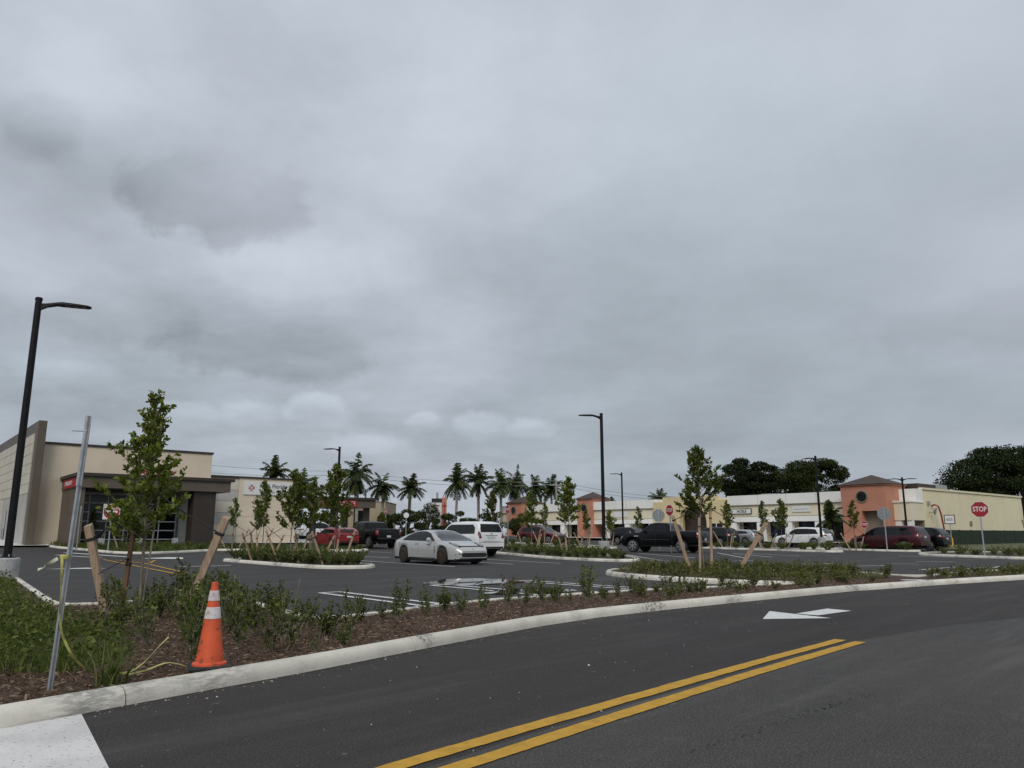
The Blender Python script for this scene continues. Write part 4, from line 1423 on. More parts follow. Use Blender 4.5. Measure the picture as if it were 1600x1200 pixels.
car('minivan', VAN, P_MAROON, (27.0, 56.4), (-.64, .768), 'rim_alloy', 'dark maroon minivan parked tail-out by the back of a stop sign')
car('crossover_car', crossover(4.5, 1.66), P_BLACK, (29.5, 57.6), (-.64, .768), 'rim_alloy', 'black crossover parked between the maroon minivan and the cream end wall')
car('crossover_car', crossover(4.75, 1.68), P_WHITE, (25.2, 68.3), (-.72, .69), 'rim_alloy', 'white crossover parked near the shops beside the small palm')
car('crossover_car', crossover(4.6, 1.50), P_RED, (-12.6, 56.0), (-.60, .80), 'rim_alloy', 'bright red car parked left of the black pickup, half hidden by staked trees')
car('crossover_car', crossover(4.7, 1.62), P_DKRED, (2.7, 71.0), (.75, -.66), 'rim_alloy', 'dark red car facing right behind the staked island trees')
car('crossover_car', crossover(4.6, 1.70), P_CHAR, (18.3, 71.5), (-.64, .768), 'rim_alloy', 'charcoal crossover parked before the yellow arch, just behind the side-on pickup')
car('crossover_car', crossover(4.5, 1.48), P_SILVER, (21.0, 73.0), (-.64, .768), 'rim_alloy', 'silver car parked tail-out between the charcoal crossover and white crossover')
car('crossover_car', crossover(4.7, 1.70), P_BLACK, (11.9, 77.0), (.64, -.768), 'rim_alloy', 'black car facing the lot behind the nose of the side-on pickup')
car('crossover_car', crossover(4.6, 1.5), P_CHAR, (26.5, 70.8), (-.64, .768), 'rim_alloy', 'charcoal car in the shade under the small palm')
car('crossover_car', crossover(4.7, 1.75), P_WHITE, (-19.2, 78.0), (.75, .64), 'rim_alloy', 'white van-like car far back under the ambulance canopy')

# ================================================================== street furniture


def lamp_post(loc, arm, label, H=7.6, two=False, base_h=.86):
    r = empty('lamp_post', (loc[0], loc[1], zg(*loc)))
    tag(r, label, 'street lamp', 'black parking lot lamp posts')
    MB().lathe([(.30, -.3), (.30, base_h - .03), (.27, base_h)], 20).build('concrete_base', M['concrete_grey'], r, smooth='auto')
    p = MB()
    p.tube([(0, 0, base_h + .03), (0, 0, H)], [.10, .085], 14)
    p.lathe([(.2, 0), (.2, .03)], 16, (0, 0, base_h))
    p.lathe([(.095, 0), (.095, .06), (.06, .08)], 14, (0, 0, H - .02))
    pole = p.build('pole', M['black_metal'], r, smooth='auto')
    for k in range(4):
        a = math.pi / 4 + k * math.pi / 2
        MB().lathe([(.022, 0), (.022, .06)], 6, (.15 * math.cos(a), .15 * math.sin(a), base_h + .03)).build('anchor_bolt', M['galv'], pole)
    dirs = [arm, (-arm[0], -arm[1])] if two else [arm]
    for d in dirs:
        a = math.atan2(d[1], d[0])
        # arm bracket and a flat tapered head
        st = [(.06, -.30, -.12, .05), (.22, -.20, -.10, .06), (.45, -.12, -.06, .12), (.60, -.115, -.045, .17), (.95, -.115, -.06, .17), (1.22, -.115, -.075, .15), (1.30, -.11, -.085, .08)]
        h = MB()
        for (x, z0, z1, w) in st:
            h.v += [(x, -w, z0), (x, w, z0), (x, w * .85, z1), (x, -w * .85, z1)]
        for i in range(len(st) - 1):
            for k in range(4):
                q = (k + 1) % 4
                h.f.append((i * 4 + k, i * 4 + q, i * 4 + 4 + q, i * 4 + 4 + k))
        h.f += [(0, 1, 2, 3), tuple((len(st) - 1) * 4 + k for k in (3, 2, 1, 0))]
        hd = h.build('lamp_head', M['black_metal'], r)
        hd.location = (0, 0, H)
        hd.rotation_euler = (0, 0, a)
        for k in range(3):
            MB().box(.66 + k * .19, .80 + k * .19, -.11, .11, -.128, -.114).build('lamp_lens', M['lamp_lens'], hd)
    return r


lamp_post((-13.1, 20.5), (.93, .37), 'tall black lamp post at the far left edge, nearest to the camera', 7.6, base_h=.62)
lamp_post((4.95, 42.3), (-.95, -.2), 'tall black lamp post on a concrete base in the middle island', 7.75)
lamp_post((-13.0, 58.0), (-.95, .2), 'black lamp post rising behind the staked trees left of the pickup', 7.4)
lamp_post((11.9, 84.0), (-.95, .2), 'distant black lamp post with one arm in front of the white shop fascia', 7.5)
lamp_post((24.6, 62.5), (-.4, .9), 'black lamp post beside the white crossover near the shops', 7.3)
lamp_post((37.0, 73.5), (.98, -.2), 'black lamp post with two arms before the cream corner of the mall', 6.3, two=True)
lamp_post((-22.6, 112), (-.9, .3), 'slim dark lamp post among the far palms', 9.0)


def octagon(r_):
    return [(r_ * math.cos(R(22.5 + 45 * k)), r_ * math.sin(R(22.5 + 45 * k))) for k in range(8)]


def stop_sign(loc, face, label, size=.76, zc=2.45, lean=0.0, post_r=.03):
    """face: direction the painted side looks to"""
    r = empty('stop_sign', (loc[0], loc[1], zg(*loc)), math.atan2(face[1], face[0]) + math.pi / 2)
    r.rotation_euler.y = lean
    tag(r, label, 'stop sign', 'octagonal stop signs')
    MB().box(-.035, .035, .0, .05, -.3, zc + size * .45).build('post', M['galv'], r)
    a = size / 2 / math.cos(R(22.5))
    pl = MB().prism([(p[0], p[1] + zc) for p in octagon(a)], -.012, -.006, 'xz').build('sign_border', M['sign_white'], r)
    fc = MB().prism([(p[0] * .94, p[1] * .94 + zc) for p in octagon(a)], -.016, -.0125, 'xz').build('sign_face', M['sign_red'], r)
    MB().prism([(p[0], p[1] + zc) for p in octagon(a * .995)], -.0055, -.001, 'xz').build('sign_back', M['sign_grey'], r)
    tx = lettering('STOP', size * .44, M['letters_white'], fc, (0, -.018, zc), (R(90), 0, 0), .001, bold=size * .004)
    tx.scale.x = .74
    return r


def toc(x, y):
    l = math.hypot(x, y)
    return (-x / l, -y / l)


stop_sign((25.4, 42.4), toc(25.4, 42.4), 'red octagonal stop sign facing us at the right, in front of the dark fence', .84, 2.55)
stop_sign((25.9, 54.4), (.45, .89), 'grey back of a stop sign on a thin post beside the maroon minivan', .85, 2.55)
stop_sign((33.5, 74.5), toc(33.5, 74.5), 'small red stop sign at the foot of the terracotta corner tower', .66, 1.95)
stop_sign((10.25, 50.8), (-.86, -.52), 'stop sign seen at an angle above the tip of the right-hand stake', .7, 2.7)
stop_sign((10.4, 55.5), (.2, .95), 'grey back of a stop sign left of the yellow arch', .85, 2.45)
stop_sign((-.35, 62.5), (-.85, -.5), 'red stop sign right of the white wagon, among staked trees', .66, 2.85)
stop_sign((-12.3, 76), (-.85, -.5), 'red stop sign over the roof of the black pickup by the palms', .66, 2.9)
stop_sign((-27.0, 48.9), (.85, .5), 'edge-on stop sign on a thin post by the clinic storefront', .75, 2.4)

dn = empty('do_not_enter_sign', (-24.3, 47.4, zg(-24.3, 47.4)), math.atan2(*reversed(toc(-24.3, 47.4))) + math.pi / 2)
tag(dn, 'square white sign with red disc and white bar before the clinic', 'road sign')
MB().box(-.035, .035, .0, .05, -.3, 2.9).build('post', M['galv'], dn)
MB().box(-.46, .46, -.012, -.004, 1.95, 2.87).build('sign_plate', M['sign_white'], dn)
dsk = MB().lathe([(.43, -.018), (.43, -.0125)], 40, (0, 0, 2.41), 'y').build('red_disc', M['sign_red'], dn)
MB().box(-.33, .33, -.022, -.019, 2.345, 2.475).build('white_bar', M['sign_white'], dsk)
lettering('DO NOT', .19, M['letters_white'], dsk, (0, -.021, 2.60), (R(90), 0, 0), .001, bold=.004)
lettering('ENTER', .19, M['letters_white'], dsk, (0, -.021, 2.22), (R(90), 0, 0), .001, bold=.004)


def disc_sign(loc, label, m, zc=2.4, rad=.38, face=(0, -1)):
    r = empty('round_sign', (loc[0], loc[1], zg(*loc)), math.atan2(face[1], face[0]) + math.pi / 2)
    tag(r, label, 'road sign')
    MB().box(-.03, .03, .0, .05, -.3, zc).build('post', M['galv'], r)
    MB().lathe([(rad, -.02), (rad, -.005)], 24, (0, 0, zc), 'y').build('sign_plate', M[m], r)


disc_sign((-9.6, 71), 'pale round sign on a post between the pickup and the grey saloon', 'sign_white', 2.5, .25)
disc_sign((-14.3, 63.5), 'small blue and white round sign above the cab of the black pickup', 'glass_blue', 2.9, .3)

# framed board on a post by the end wall
fbd = empty('framed_notice', (38.3, 68.5, zg(38.3, 68.5)), R(-28))
tag(fbd, 'small framed number board on a thin post before the cream end wall', 'notice')
MB().box(-.03, .03, 0, .05, -.2, 2.0).build('post', M['galv'], fbd)
b_ = MB().box(-.42, .42, -.05, -.002, 1.95, 2.75).build('frame', M['brown_dark'], fbd)
MB().box(-.35, .35, -.06, -.051, 2.02, 2.68).build('board', M['sign_white'], b_)
lettering('605', .34, M['ink'], b_, (0, -.064, 2.34), (R(90), 0, 0), .002)

# hydrant and bollard
M['hydrant'] = mat('hydrant_yellow', (.62, .34, .03), (.5, .26, .025), 5, .5)
hy = empty('fire_hydrant', (36.2, 67.0, zg(36.2, 67)))
tag(hy, 'yellow fire hydrant on the grass by the end wall', 'hydrant')
MB().lathe([(.2, 0), (.2, .06), (.13, .08), (.13, .62), (.18, .64), (.18, .70), (.14, .74), (.08, .86), (.05, .92)], 14).build('barrel', M['hydrant'], hy, smooth='auto')
for s in (-1, 1):
    MB().lathe([(.07, 0), (.07, .14), (.085, .15), (.085, .2)], 10, (s * .1 if s > 0 else -.3, 0, .5), 'x').build('outlet_cap', M['hydrant'], hy)
bo = MB().lathe([(.09, -.2), (.09, .72), (.07, .78), (.02, .8)], 12).build('bollard', M['hydrant'], smooth='auto', loc=(37.6, 67.2, zg(37.6, 67.2)))
tag(bo, 'short yellow bollard right of the fire hydrant', 'bollard')
bo2 = MB().lathe([(.09, -.2), (.09, .62), (.07, .68), (.02, .7)], 12).build('bollard', M['hydrant'], smooth='auto', loc=(34.6, 66.0, zg(34.6, 66)))
tag(bo2, 'yellow bollard left of the fire hydrant below the red pipe', 'bollard')

# utility poles and wires far behind


def utility_pole(x, y, h, label, arms=True, m='palm_bark'):
    r = empty('utility_pole', (x, y, 0))
    tag(r, label, 'utility pole', 'utility poles')
    MB().tube([(0, 0, -.5), (0, 0, h)], [.20, .13], 10).build('mast', M[m], r)
    if arms:
        MB().box(-1.1, 1.1, -.06, .06, h - 1.0, h - .86).build('crossarm', M['palm_bark'], r)
        for k in (-1, 0, 1):
            MB().lathe([(.05, 0), (.07, .1), (.05, .2)], 8, (k * .95, 0, h - .86)).build('insulator', M['unit_grey'], r)
    return r


utility_pole(-26.3, 124, 11.6, 'grey concrete utility pole behind the ambulance canopy')
utility_pole(-22.2, 118, 8.0, 'bare grey pole right of the concrete utility pole', False, 'unit_grey')
utility_pole(-5.2, 122, 8.6, 'thin bare pole between two palms at the centre', False, 'old_bark')
utility_pole(7.3, 128, 10.2, 'white utility pole with crossarm behind the far terracotta tower')
utility_pole(-15.6, 118, 6.6, 'dark bare pole left of the round sign', False, 'old_bark')


def wire(a, b, sag, label):
    P = []
    for i in range(25):
        t = i / 24
        P.append((a[0] + (b[0] - a[0]) * t, a[1] + (b[1] - a[1]) * t, a[2] + (b[2] - a[2]) * t - sag * 4 * t * (1 - t)))
    tag(MB().tube(P, .035, 5).build('overhead_wire', M['sign_grey']), label, 'wire', 'overhead wires')


wire((-62, 128, 14.2), (-26.3, 124, 11.3), .8, 'topmost thin wire above the clinic roof, running to the concrete pole')
wire((-62, 128, 12.6), (-26.3, 124, 10.7), .8, 'lower thin wire above the clinic roof, running to the concrete pole')
wire((-26.3, 124, 11.3), (7.3, 128, 10.0), .9, 'topmost thin wire crossing behind the palms')
wire((-26.3, 124, 10.7), (7.3, 128, 9.4), .9, 'lower thin wire crossing behind the palms')
wire((7.3, 128, 10.0), (34, 140, 8.0), .9, 'thin wire sagging over the mall roof to the dark trees')
wire((7.3, 128, 9.4), (34, 140, 7.5), .9, 'lower thin wire sagging over the mall roof')

# ------------------------------------------------------------------ things in the near bed
cone = empty('traffic_cone', (-2.54, 6.80, .10), R(25))
cone.scale = (.88, .88, 1.0)
tag(cone, 'orange traffic cone with two pale reflective bands by the near kerb', 'traffic cone')
MB().box(-.19, .19, -.19, .19, 0, .035, .012).build('base', M['rubber'], cone)


def cone_part(z0, z1, add=0.0):
    rr_ = lambda z: .132 + (.028 - .132) * (z - .035) / (.705 - .035)
    n = 28
    prof = [(rr_(z0) + add - .004, z0), (rr_(z0) + add, z0 + .003)] + [(rr_(z0 + (z1 - z0) * k / 6) + add, z0 + (z1 - z0) * k / 6) for k in range(1, 6)] + [(rr_(z1) + add, z1 - .003), (rr_(z1) + add - .004, z1)]
    return MB().lathe(prof, n)


b1 = cone_part(.035, .705)
b1.lathe([(.16, .034), (.158, .05), (.134, .065)], 28, cap=False)
b1.build('cone_body', M['orange'], cone, smooth='auto')
cone_part(.55, .635, .004).build('reflective_band', M['reflective'], cone, smooth='auto')
cone_part(.405, .50, .004).build('reflective_band', M['reflective'], cone, smooth='auto')

# galvanised sign post, its upper length doubled
gp = empty('sign_post', (-3.36, 5.92, .05))
gp.rotation_euler = (R(-1.0), R(1.6), 0)
tag(gp, 'bare galvanised channel post leaning in the bed with caution tape tied on', 'post')


def channel(z0, z1, w, d, t, ox=0.0, oy=0.0):
    mb = MB()
    mb.prism([(-w / 2 + ox, oy), (-w * .28 + ox, oy), (-w * .18 + ox, oy - d), (w * .18 + ox, oy - d), (w * .28 + ox, oy), (w / 2 + ox, oy), (w / 2 + ox, oy + t), (w * .25 + ox, oy + t), (w * .15 + ox, oy - d + t), (-w * .15 + ox, oy - d + t), (-w * .25 + ox, oy + t), (-w / 2 + ox, oy + t)], z0, z1)
    return mb


channel(-.3, 2.0, .040, .022, .005).build('lower_channel', M['galv'], gp)
channel(1.52, 2.06, .044, .022, .005, .007, -.022).build('upper_channel', M['galv'], gp)
MB().tube([(-.09, -.04, 1.94), (.02, -.04, 1.94)], .006, 8).build('bolt', M['galv'], gp)

# caution tape: a ribbon with lettering that follows it


def ribbon(name, path, width, m, label, words, size=.06, start=.12, every=.62, twist=None):
    P = [Vector(p) for p in path]
    # smooth the path
    for _ in range(3):
        Q = [P[0]]
        for a, b in zip(P, P[1:]):
            Q += [a * .75 + b * .25, a * .25 + b * .75]
        Q.append(P[-1])
        P = Q
    S = [0.0]
    for a, b in zip(P, P[1:]):
        S.append(S[-1] + (b - a).length)
    n = len(P)
    tw = twist or (lambda t: 0.0)
    fr = []
    for i in range(n):
        d = (P[min(i + 1, n - 1)] - P[max(i - 1, 0)]).normalized()
        view = (Vector((0, 0, 1.2)) * 0 + Vector((.35, -.8, .5))).normalized()
        s = d.cross(view).normalized()
        a = tw(S[i] / S[-1])
        nrm = s.cross(d).normalized()
        s2 = s * math.cos(a) + nrm * math.sin(a)
        fr.append((P[i], s2, s2.cross(d).normalized()))
    mb = MB()
    for p, s, nr in fr:
        mb.v += [tuple(p - s * width / 2), tuple(p + s * width / 2)]
    for i in range(n - 1):
        mb.f.append((2 * i, 2 * i + 1, 2 * i + 3, 2 * i + 2))
    o = mb.build(name, m, smooth=True)
    tag(o, label, 'tape')
    nw = 0
    pos = start
    while pos + .3 < S[-1]:
        me = text_mesh(words, size, 0.0, 'LEFT', .0)
        for v in me.vertices:
            q = min(max(pos + v.co.x, 0), S[-1] - 1e-4)
            i = max(0, min(n - 2, int(np.searchsorted(S, q)) - 1))
            t = (q - S[i]) / max(S[i + 1] - S[i], 1e-6)
            p = fr[i][0].lerp(fr[i + 1][0], t)
            s = fr[i][1].lerp(fr[i + 1][1], t)
            nr = fr[i][2].lerp(fr[i + 1][2], t)
            v.co = p - s * v.co.y + nr * (.004 if nr.y < 0 else -.004)
        me.materials.clear()
        me.materials.append(M['ink'])
        link('lettering', me, None, o)
        pos += every
    return o


ribbon('caution_tape', [(-3.345, 5.87, 1.04), (-3.33, 5.86, .95), (-3.33, 5.88, .75), (-3.335, 5.90, .62), (-3.32, 5.93, .48), (-3.26, 6.02, .29), (-3.20, 6.20, .16), (-3.12, 6.38, .125), (-3.05, 6.5, .125), (-3.02, 6.65, .17), (-3.0, 6.82, .26), (-2.98, 6.98, .33)], .018, M['tape_yellow'],
       'yellow caution tape hanging from the galvanised post and trailing over the mulch', 'CAUTION', .020, .12, .2, lambda t: 1.1 * math.sin(t * 9))
ribbon('caution_tape', [(-3.05, 6.42, .115), (-2.96, 6.56, .125), (-2.86, 6.68, .17), (-2.80, 6.76, .15), (-2.72, 6.78, .12)], .016, M['tape_yellow'], 'short loose end of caution tape lying on the mulch left of the cone', 'CAUTION', .03, .04, .5, lambda t: t)
ribbon('caution_tape', [(-3.37, 5.86, 1.03), (-3.41, 5.85, 1.0), (-3.45, 5.84, .985), (-3.44, 5.83, .965), (-3.49, 5.83, .95)], .026, M['tape_pale'], 'knotted pale end of tape sticking out from the galvanised post', 'C', .02, .05, .5, lambda t: 3 * t)
kt = MB().lathe([(.029, -.016), (.032, -.005), (.032, .005), (.029, .016)], 10, (-3.345, 5.905, 1.04)).build('tape_wrap', M['tape_yellow'])
tag(kt, 'yellow tape wound round the galvanised post', 'tape')

tag(MB().tube([(-2.95, 10.75, .05), (-2.86, 10.72, .62)], .010, 6).build('marker_stick', M['bark']), 'thin grey marker stick standing by the lot kerb', 'stick')

# ================================================================== plants
rng = np.random.default_rng(11)


def leaf_mesh(name, C, D, size, m, wid=.5, hexa=True, fold=.18):
    """C: centres (n,3) at the leaf foot; D: unit directions; size: (n,) leaf lengths"""
    n = len(C)
    C = np.asarray(C, float)
    D = np.asarray(D, float)
    D /= np.linalg.norm(D, axis=1, keepdims=True) + 1e-9
    rnd = rng.normal(size=(n, 3))
    S = np.cross(D, rnd)
    S /= np.linalg.norm(S, axis=1, keepdims=True) + 1e-9
    Nn = np.cross(S, D)
    sz = np.asarray(size, float)[:, None]
    if hexa:
        prof = [(0, 0, 0), (.3, wid * .5, fold), (.68, wid * .42, fold * .8), (1, 0, 0), (.68, -wid * .42, fold * .8), (.3, -wid * .5, fold)]
    else:
        prof = [(0, 0, 0), (.5, wid * .5, fold), (1, 0, 0), (.5, -wid * .5, fold)]
    k = len(prof)
    Vv = np.stack([C + D * sz * a + S * sz * b + Nn * sz * c for a, b, c in prof], axis=1).reshape(-1, 3)
    me = bpy.data.meshes.new(name)
    me.vertices.add(n * k)
    me.vertices.foreach_set('co', Vv.ravel())
    me.loops.add(n * k)
    me.loops.foreach_set('vertex_index', np.arange(n * k))
    me.polygons.add(n)
    me.polygons.foreach_set('loop_start', np.arange(n) * k)
    me.update(calc_edges=True)
    me.validate()
    me.materials.append(m)
    return me


def sapling(seed, H, crown0, width, nbr, leaf, m, taper=1.0, per=11, fork=False):
    """young street tree: straight stem, ascending twigs set with leaves"""
    rnd = random.Random(seed)
    tr = MB()
    stem = []
    wx = wy = 0.0
    for i in range(9):
        t = i / 8
        stem.append(Vector((wx, wy, -.05 + (H * .97) * t)))
        wx += rnd.uniform(-.03, .03)
        wy += rnd.uniform(-.03, .03)
    tr.tube(stem, [max(.006, .028 * (1 - .85 * i / 8)) for i in range(9)], 7)
    C, D, S = [], [], []

    def at_h(z):
        t = min(max((z + .05) / (H * .97), 0), .999) * 8
        i = int(t)
        return stem[i].lerp(stem[i + 1], t - i)

    def leaves_along(pts, k):
        for _ in range(k):
            t = rnd.uniform(.15, 1.0) ** .8
            f = t * (len(pts) - 1)
            i = min(int(f), len(pts) - 2)
            p = pts[i].lerp(pts[i + 1], f - i)
            d = (pts[i + 1] - pts[i]).normalized()
            o = Vector((rnd.gauss(0, 1), rnd.gauss(0, 1), rnd.gauss(.15, .8))).normalized()
            C.append(p)
            D.append((d * .55 + o).normalized())
            S.append(leaf * rnd.uniform(.6, 1.2))

    for b in range(nbr):
        t = (b + rnd.random()) / nbr
        z = crown0 + (H - crown0) * t * .93
        shape = (math.sin(math.pi * min(1, (t + .22) / 1.22) ** .8) ** .7) if taper else 1
        L = width * .5 * max(.14, (1 - t) ** .62 if t > .22 else .72 + t * .8) * rnd.uniform(.55, 1.2)
        a = rnd.uniform(0, 2 * math.pi) + b * 2.4
        up = rnd.uniform(.25, .8) + t * .9
        d = Vector((math.cos(a), math.sin(a), up)).normalized()
        p0 = at_h(z)
        pts = [p0]
        for k in range(4):
            d = (d + Vector((rnd.gauss(0, .12), rnd.gauss(0, .12), .06))).normalized()
            pts.append(pts[-1] + d * L * 1.25 / 4)
        tr.tube(pts, [.011, .008, .006, .004, .002], 4, cap=False)
        leaves_along(pts, max(2, int(per * L * 2.9)))
        for s in range(2):
            i = rnd.randint(1, 3)
            d2 = (d + Vector((rnd.gauss(0, .8), rnd.gauss(0, .8), rnd.gauss(.1, .4)))).normalized()
            q = [pts[i], pts[i] + d2 * L * .25, pts[i] + d2 * L * .45 + Vector((0, 0, .04))]
            tr.tube(q, [.005, .004, .002], 3, cap=False)
            leaves_along(q, max(1, int(per * L * 1.9)))
    leaves_along([at_h(H * .86), at_h(H * .93), at_h(H)], 8)
    return tr.mesh('trunk', True), leaf_mesh('crown', [tuple(c) for c in C], [tuple(d) for d in D], S, m)


TREE_MESH = {}


def get_sapling(key):
    if key not in TREE_MESH:
        seed, H, c0, w, nbr, leaf, m, per = key
        a, b = sapling(seed, H, c0, w, nbr, leaf, M[m], per=per)
        a.materials.append(M['bark'])
        TREE_MESH[key] = (a, b)
    return TREE_MESH[key]


def plant_tree(loc, key, label, rz=0.0, sc=1.0, group='young staked trees'):
    a, b = get_sapling(key)
    r = empty('young_tree', (loc[0], loc[1], zg(*loc[:2]) + .08), rz)
    r.scale = (sc, sc, sc)
    tag(r, label, 'tree', group)
    link('trunk', a, None, r)
    link('crown', b, None, r)
    return r


NSTAKE = [0]


def stake(base, top, label, w=.085, t=.05, m='lumber', tie=None, strap_at=.86):
    r = empty('support_stake', base)
    tag(r, label, 'stake', 'timber tree stakes')
    a = Vector((0, 0, -.15))
    b = Vector(top) - Vector(base)
    mb = MB()
    d = (b - a).normalized()
    mb.beam(a, b, w, t, (0, 1, 0))
    # splintered, unevenly sawn top
    mb.v[-1] = tuple(Vector(mb.v[-1]) + d * .035)
    mb.v[-2] = tuple(Vector(mb.v[-2]) + d * .02)
    mb.build('timber', M[m], r)
    q = a.lerp(b, strap_at)
    st = MB()
    st.beam(q - d * .022, q + d * .022, w + .012, t + .012, (0, 1, 0))
    st.build('strap', M['strap'], r)
    if tie is not None:
        MB().tube([q, (q + (Vector(tie) - Vector(base))) / 2 + Vector((0, 0, -.03)), Vector(tie) - Vector(base)], .011, 5).build('tie_line', M['strap'], r)
    return r


def stake_set(loc, n, where, rot=0.0, r0=.35, r1=.95, h=1.2, tie=1.75, seed=0, w=.075):
    rnd = random.Random(seed)
    z = zg(*loc) + .05
    for k in range(n):
        a = rot + 2 * math.pi * k / n + rnd.uniform(-.3, .3)
        rr0, rr1, hh = r0 * rnd.uniform(.8, 1.2), r1 * rnd.uniform(.85, 1.15), h * rnd.uniform(.85, 1.1)
        stake((loc[0] + rr0 * math.cos(a), loc[1] + rr0 * math.sin(a), z), (loc[0] + rr1 * math.cos(a), loc[1] + rr1 * math.sin(a), z + hh), 'tan timber stake slanting away from ' + where, w, .05, 'lumber', (loc[0], loc[1], z + tie))


# the big sapling in the near bed
NEAR = (3, 3.25, .95, 1.40, 66, .082, 'leaf', 21)
plant_tree((-5.26, 11.3), NEAR, 'large leafy sapling at the left, in front of the clinic, with pale stem')
stake((-5.93, 11.75, .08), (-6.27, 11.6, 1.33), 'thick pale timber stake left of the large sapling, with black strap', .105, .07, 'lumber', (-5.3, 11.3, 1.75))
stake((-4.62, 11.15, .08), (-4.02, 11.0, 1.43), 'thick tan timber stake right of the large sapling, with black strap', .10, .065, 'lumber', (-5.24, 11.3, 1.85))
st_ = stake((-5.50, 11.25, .08), (-5.44, 11.28, 1.32), 'dark brown upright stake just left of the large sapling stem, with loose black strap', .05, .05, 'lumber_dark', None, .62)
MB().beam((.05, -.02, .80), (-.30, -.15, .58), .055, .01).build('loose_strap', M['strap'], st_)
tag(MB().tube([(-5.2, 11.2, 0), (-5.1, 11.25, 1.75)], .014, 6).build('bamboo_cane', M['bark']), 'thin cane tied along the stem of the large sapling', 'cane')

# right-hand sapling on the peninsula
RIGHT = (8, 3.95, 1.60, 1.66, 76, .092, 'leaf', 21)
plant_tree((5.9, 24.3), RIGHT, 'leafy cone shaped sapling on the near right peninsula, above two slim stakes')
stake((5.72, 24.1, .08), (5.78, 24.2, 1.7), 'slim upright stake left of the right-hand sapling stem', .06, .05)
stake((6.10, 24.2, .08), (6.16, 24.25, 2.0), 'slim upright stake right of the right-hand sapling stem', .07, .05)
stake((5.52, 24.3, .08), (4.97, 24.2, 1.78), 'long tan stake slanting left from the right-hand sapling', .10, .06, 'lumber', (5.9, 24.3, 2.1), .93)
stake((6.75, 24.0, .08), (7.75, 23.9, 1.55), 'broad tan stake slanting right from the right-hand sapling', .12, .06, 'lumber', (5.9, 24.3, 2.15), .8)

V1 = (21, 3.75, 1.35, 1.5, 52, .115, 'leaf', 16)
V2 = (22, 3.75, 1.25, 1.8, 64, .115, 'leaf', 17)
V3 = (23, 3.60, 1.40, 1.3, 42, .115, 'leaf', 15)
V4 = (24, 3.80, 1.45, 1.75, 50, .13, 'leaf_gold', 15)
STW = ['the leftmost oval island tree', 'the densest oval island tree', 'the second dense tree on the oval island', 'the rightmost oval island tree', 'the narrow tree by the clinic wing', 'the thin tree below the clinic wall sign',
       'the hidden tree before the clinic canopy', 'the small tree by the clinic fin wall', 'the yellow-green tree above the white wagon', 'the left tree on the lamp island', 'the narrow tree by the dark red car', 'the tallest lamp island tree',
       'the sparse tree behind the lamp island', 'the rounded tree right of the middle lamp', 'the narrow tree between two lamp posts', 'the tree before the lettered shop sign', 'the narrow tree left of the white crossover', 'the broad tree before the white crossover', 'the slim tree before the terracotta tower', 'the pale tree by the pylon sign', '']
for i, (x, y, key, rz, sc, lab) in enumerate([
        (-10.95, 34.4, V3, .3, 1.0, 'slender young tree at the left end of the oval island'),
        (-9.05, 32.2, V2, 1.4, 1.02, 'densest dark young tree in the middle of the oval island'),
        (-8.4, 33.0, V1, 4.2, .96, 'young tree just behind the densest one on the oval island'),
        (-6.75, 30.0, V2, 2.6, 1.03, 'tall full young tree at the right end of the oval island'),
        (-18.3, 51.5, V3, .9, .95, 'narrow young tree in front of the clinic wing, left of the oval island'),
        (-17.0, 52.3, V1, 2.2, .85, 'thin young tree in front of the clinic wall sign'),
        (-24.0, 49.0, V2, 3.2, .9, 'young tree before the clinic canopy, mostly hidden by the large sapling'),
        (-29.5, 55.2, V1, 5.2, .7, 'small young tree at the foot of the clinic fin wall'),
        (-1.35, 57.0, V4, .5, 1.05, 'yellow-green young tree just above the white wagon roof'),
        (1.15, 47.0, V1, 3.9, .98, 'young tree left of the tallest one on the lamp island'),
        (2.6, 62.5, V3, .2, .98, 'narrow young tree in front of the white shop wall behind the lamp island'),
        (3.15, 43.5, (31, 4.35, 1.6, 1.75, 66, .14, 'leaf', 15), 1.2, 1.0, 'tallest full young tree on the lamp island, left of the lamp post'),
        (6.0, 63.5, V3, 2.6, .85, 'sparse young tree behind the lamp island, just left of the lamp post'),
        (9.0, 72.0, V2, 4.3, .85, 'rounded small young tree just right of the middle lamp post'),
        (11.4, 70.5, V3, 5.5, .98, 'narrow young tree between the middle and the distant lamp posts'),
        (16.6, 60.5, V1, 1.8, .98, 'young tree before the dark lettered shop sign'),
        (18.6, 58.0, V3, 3.1, 1.0, 'narrow young tree left of the white crossover'),
        (21.3, 62.0, V2, .8, 1.02, 'broad young tree in front of the white crossover bonnet'),
        (24.6, 56.4, V3, 2.0, 1.0, 'slim young tree before the terracotta corner tower'),
        (-10.9, 66, V4, 2.0, .7, 'pale young tree by the palms left of the pylon sign'),
        (20.35, 29.8, RIGHT, 2.2, .85, 'sapling cut off by the right edge of the picture')]):
    plant_tree((x, y), key, lab, rz, sc)
    if 'cut off' in lab:
        stake((19.9, 29.8, .05), (19.45, 29.8, 1.75), 'tan stake at the right edge of the picture, under the cut-off sapling', .09, .05)
        continue
    n = 3 if y < 66 else 2
    stake_set((x, y), n, STW[i], rot=i * 1.3, seed=i, h=1.25, tie=1.7)

# shrubs --------------------------------------------------------------------------


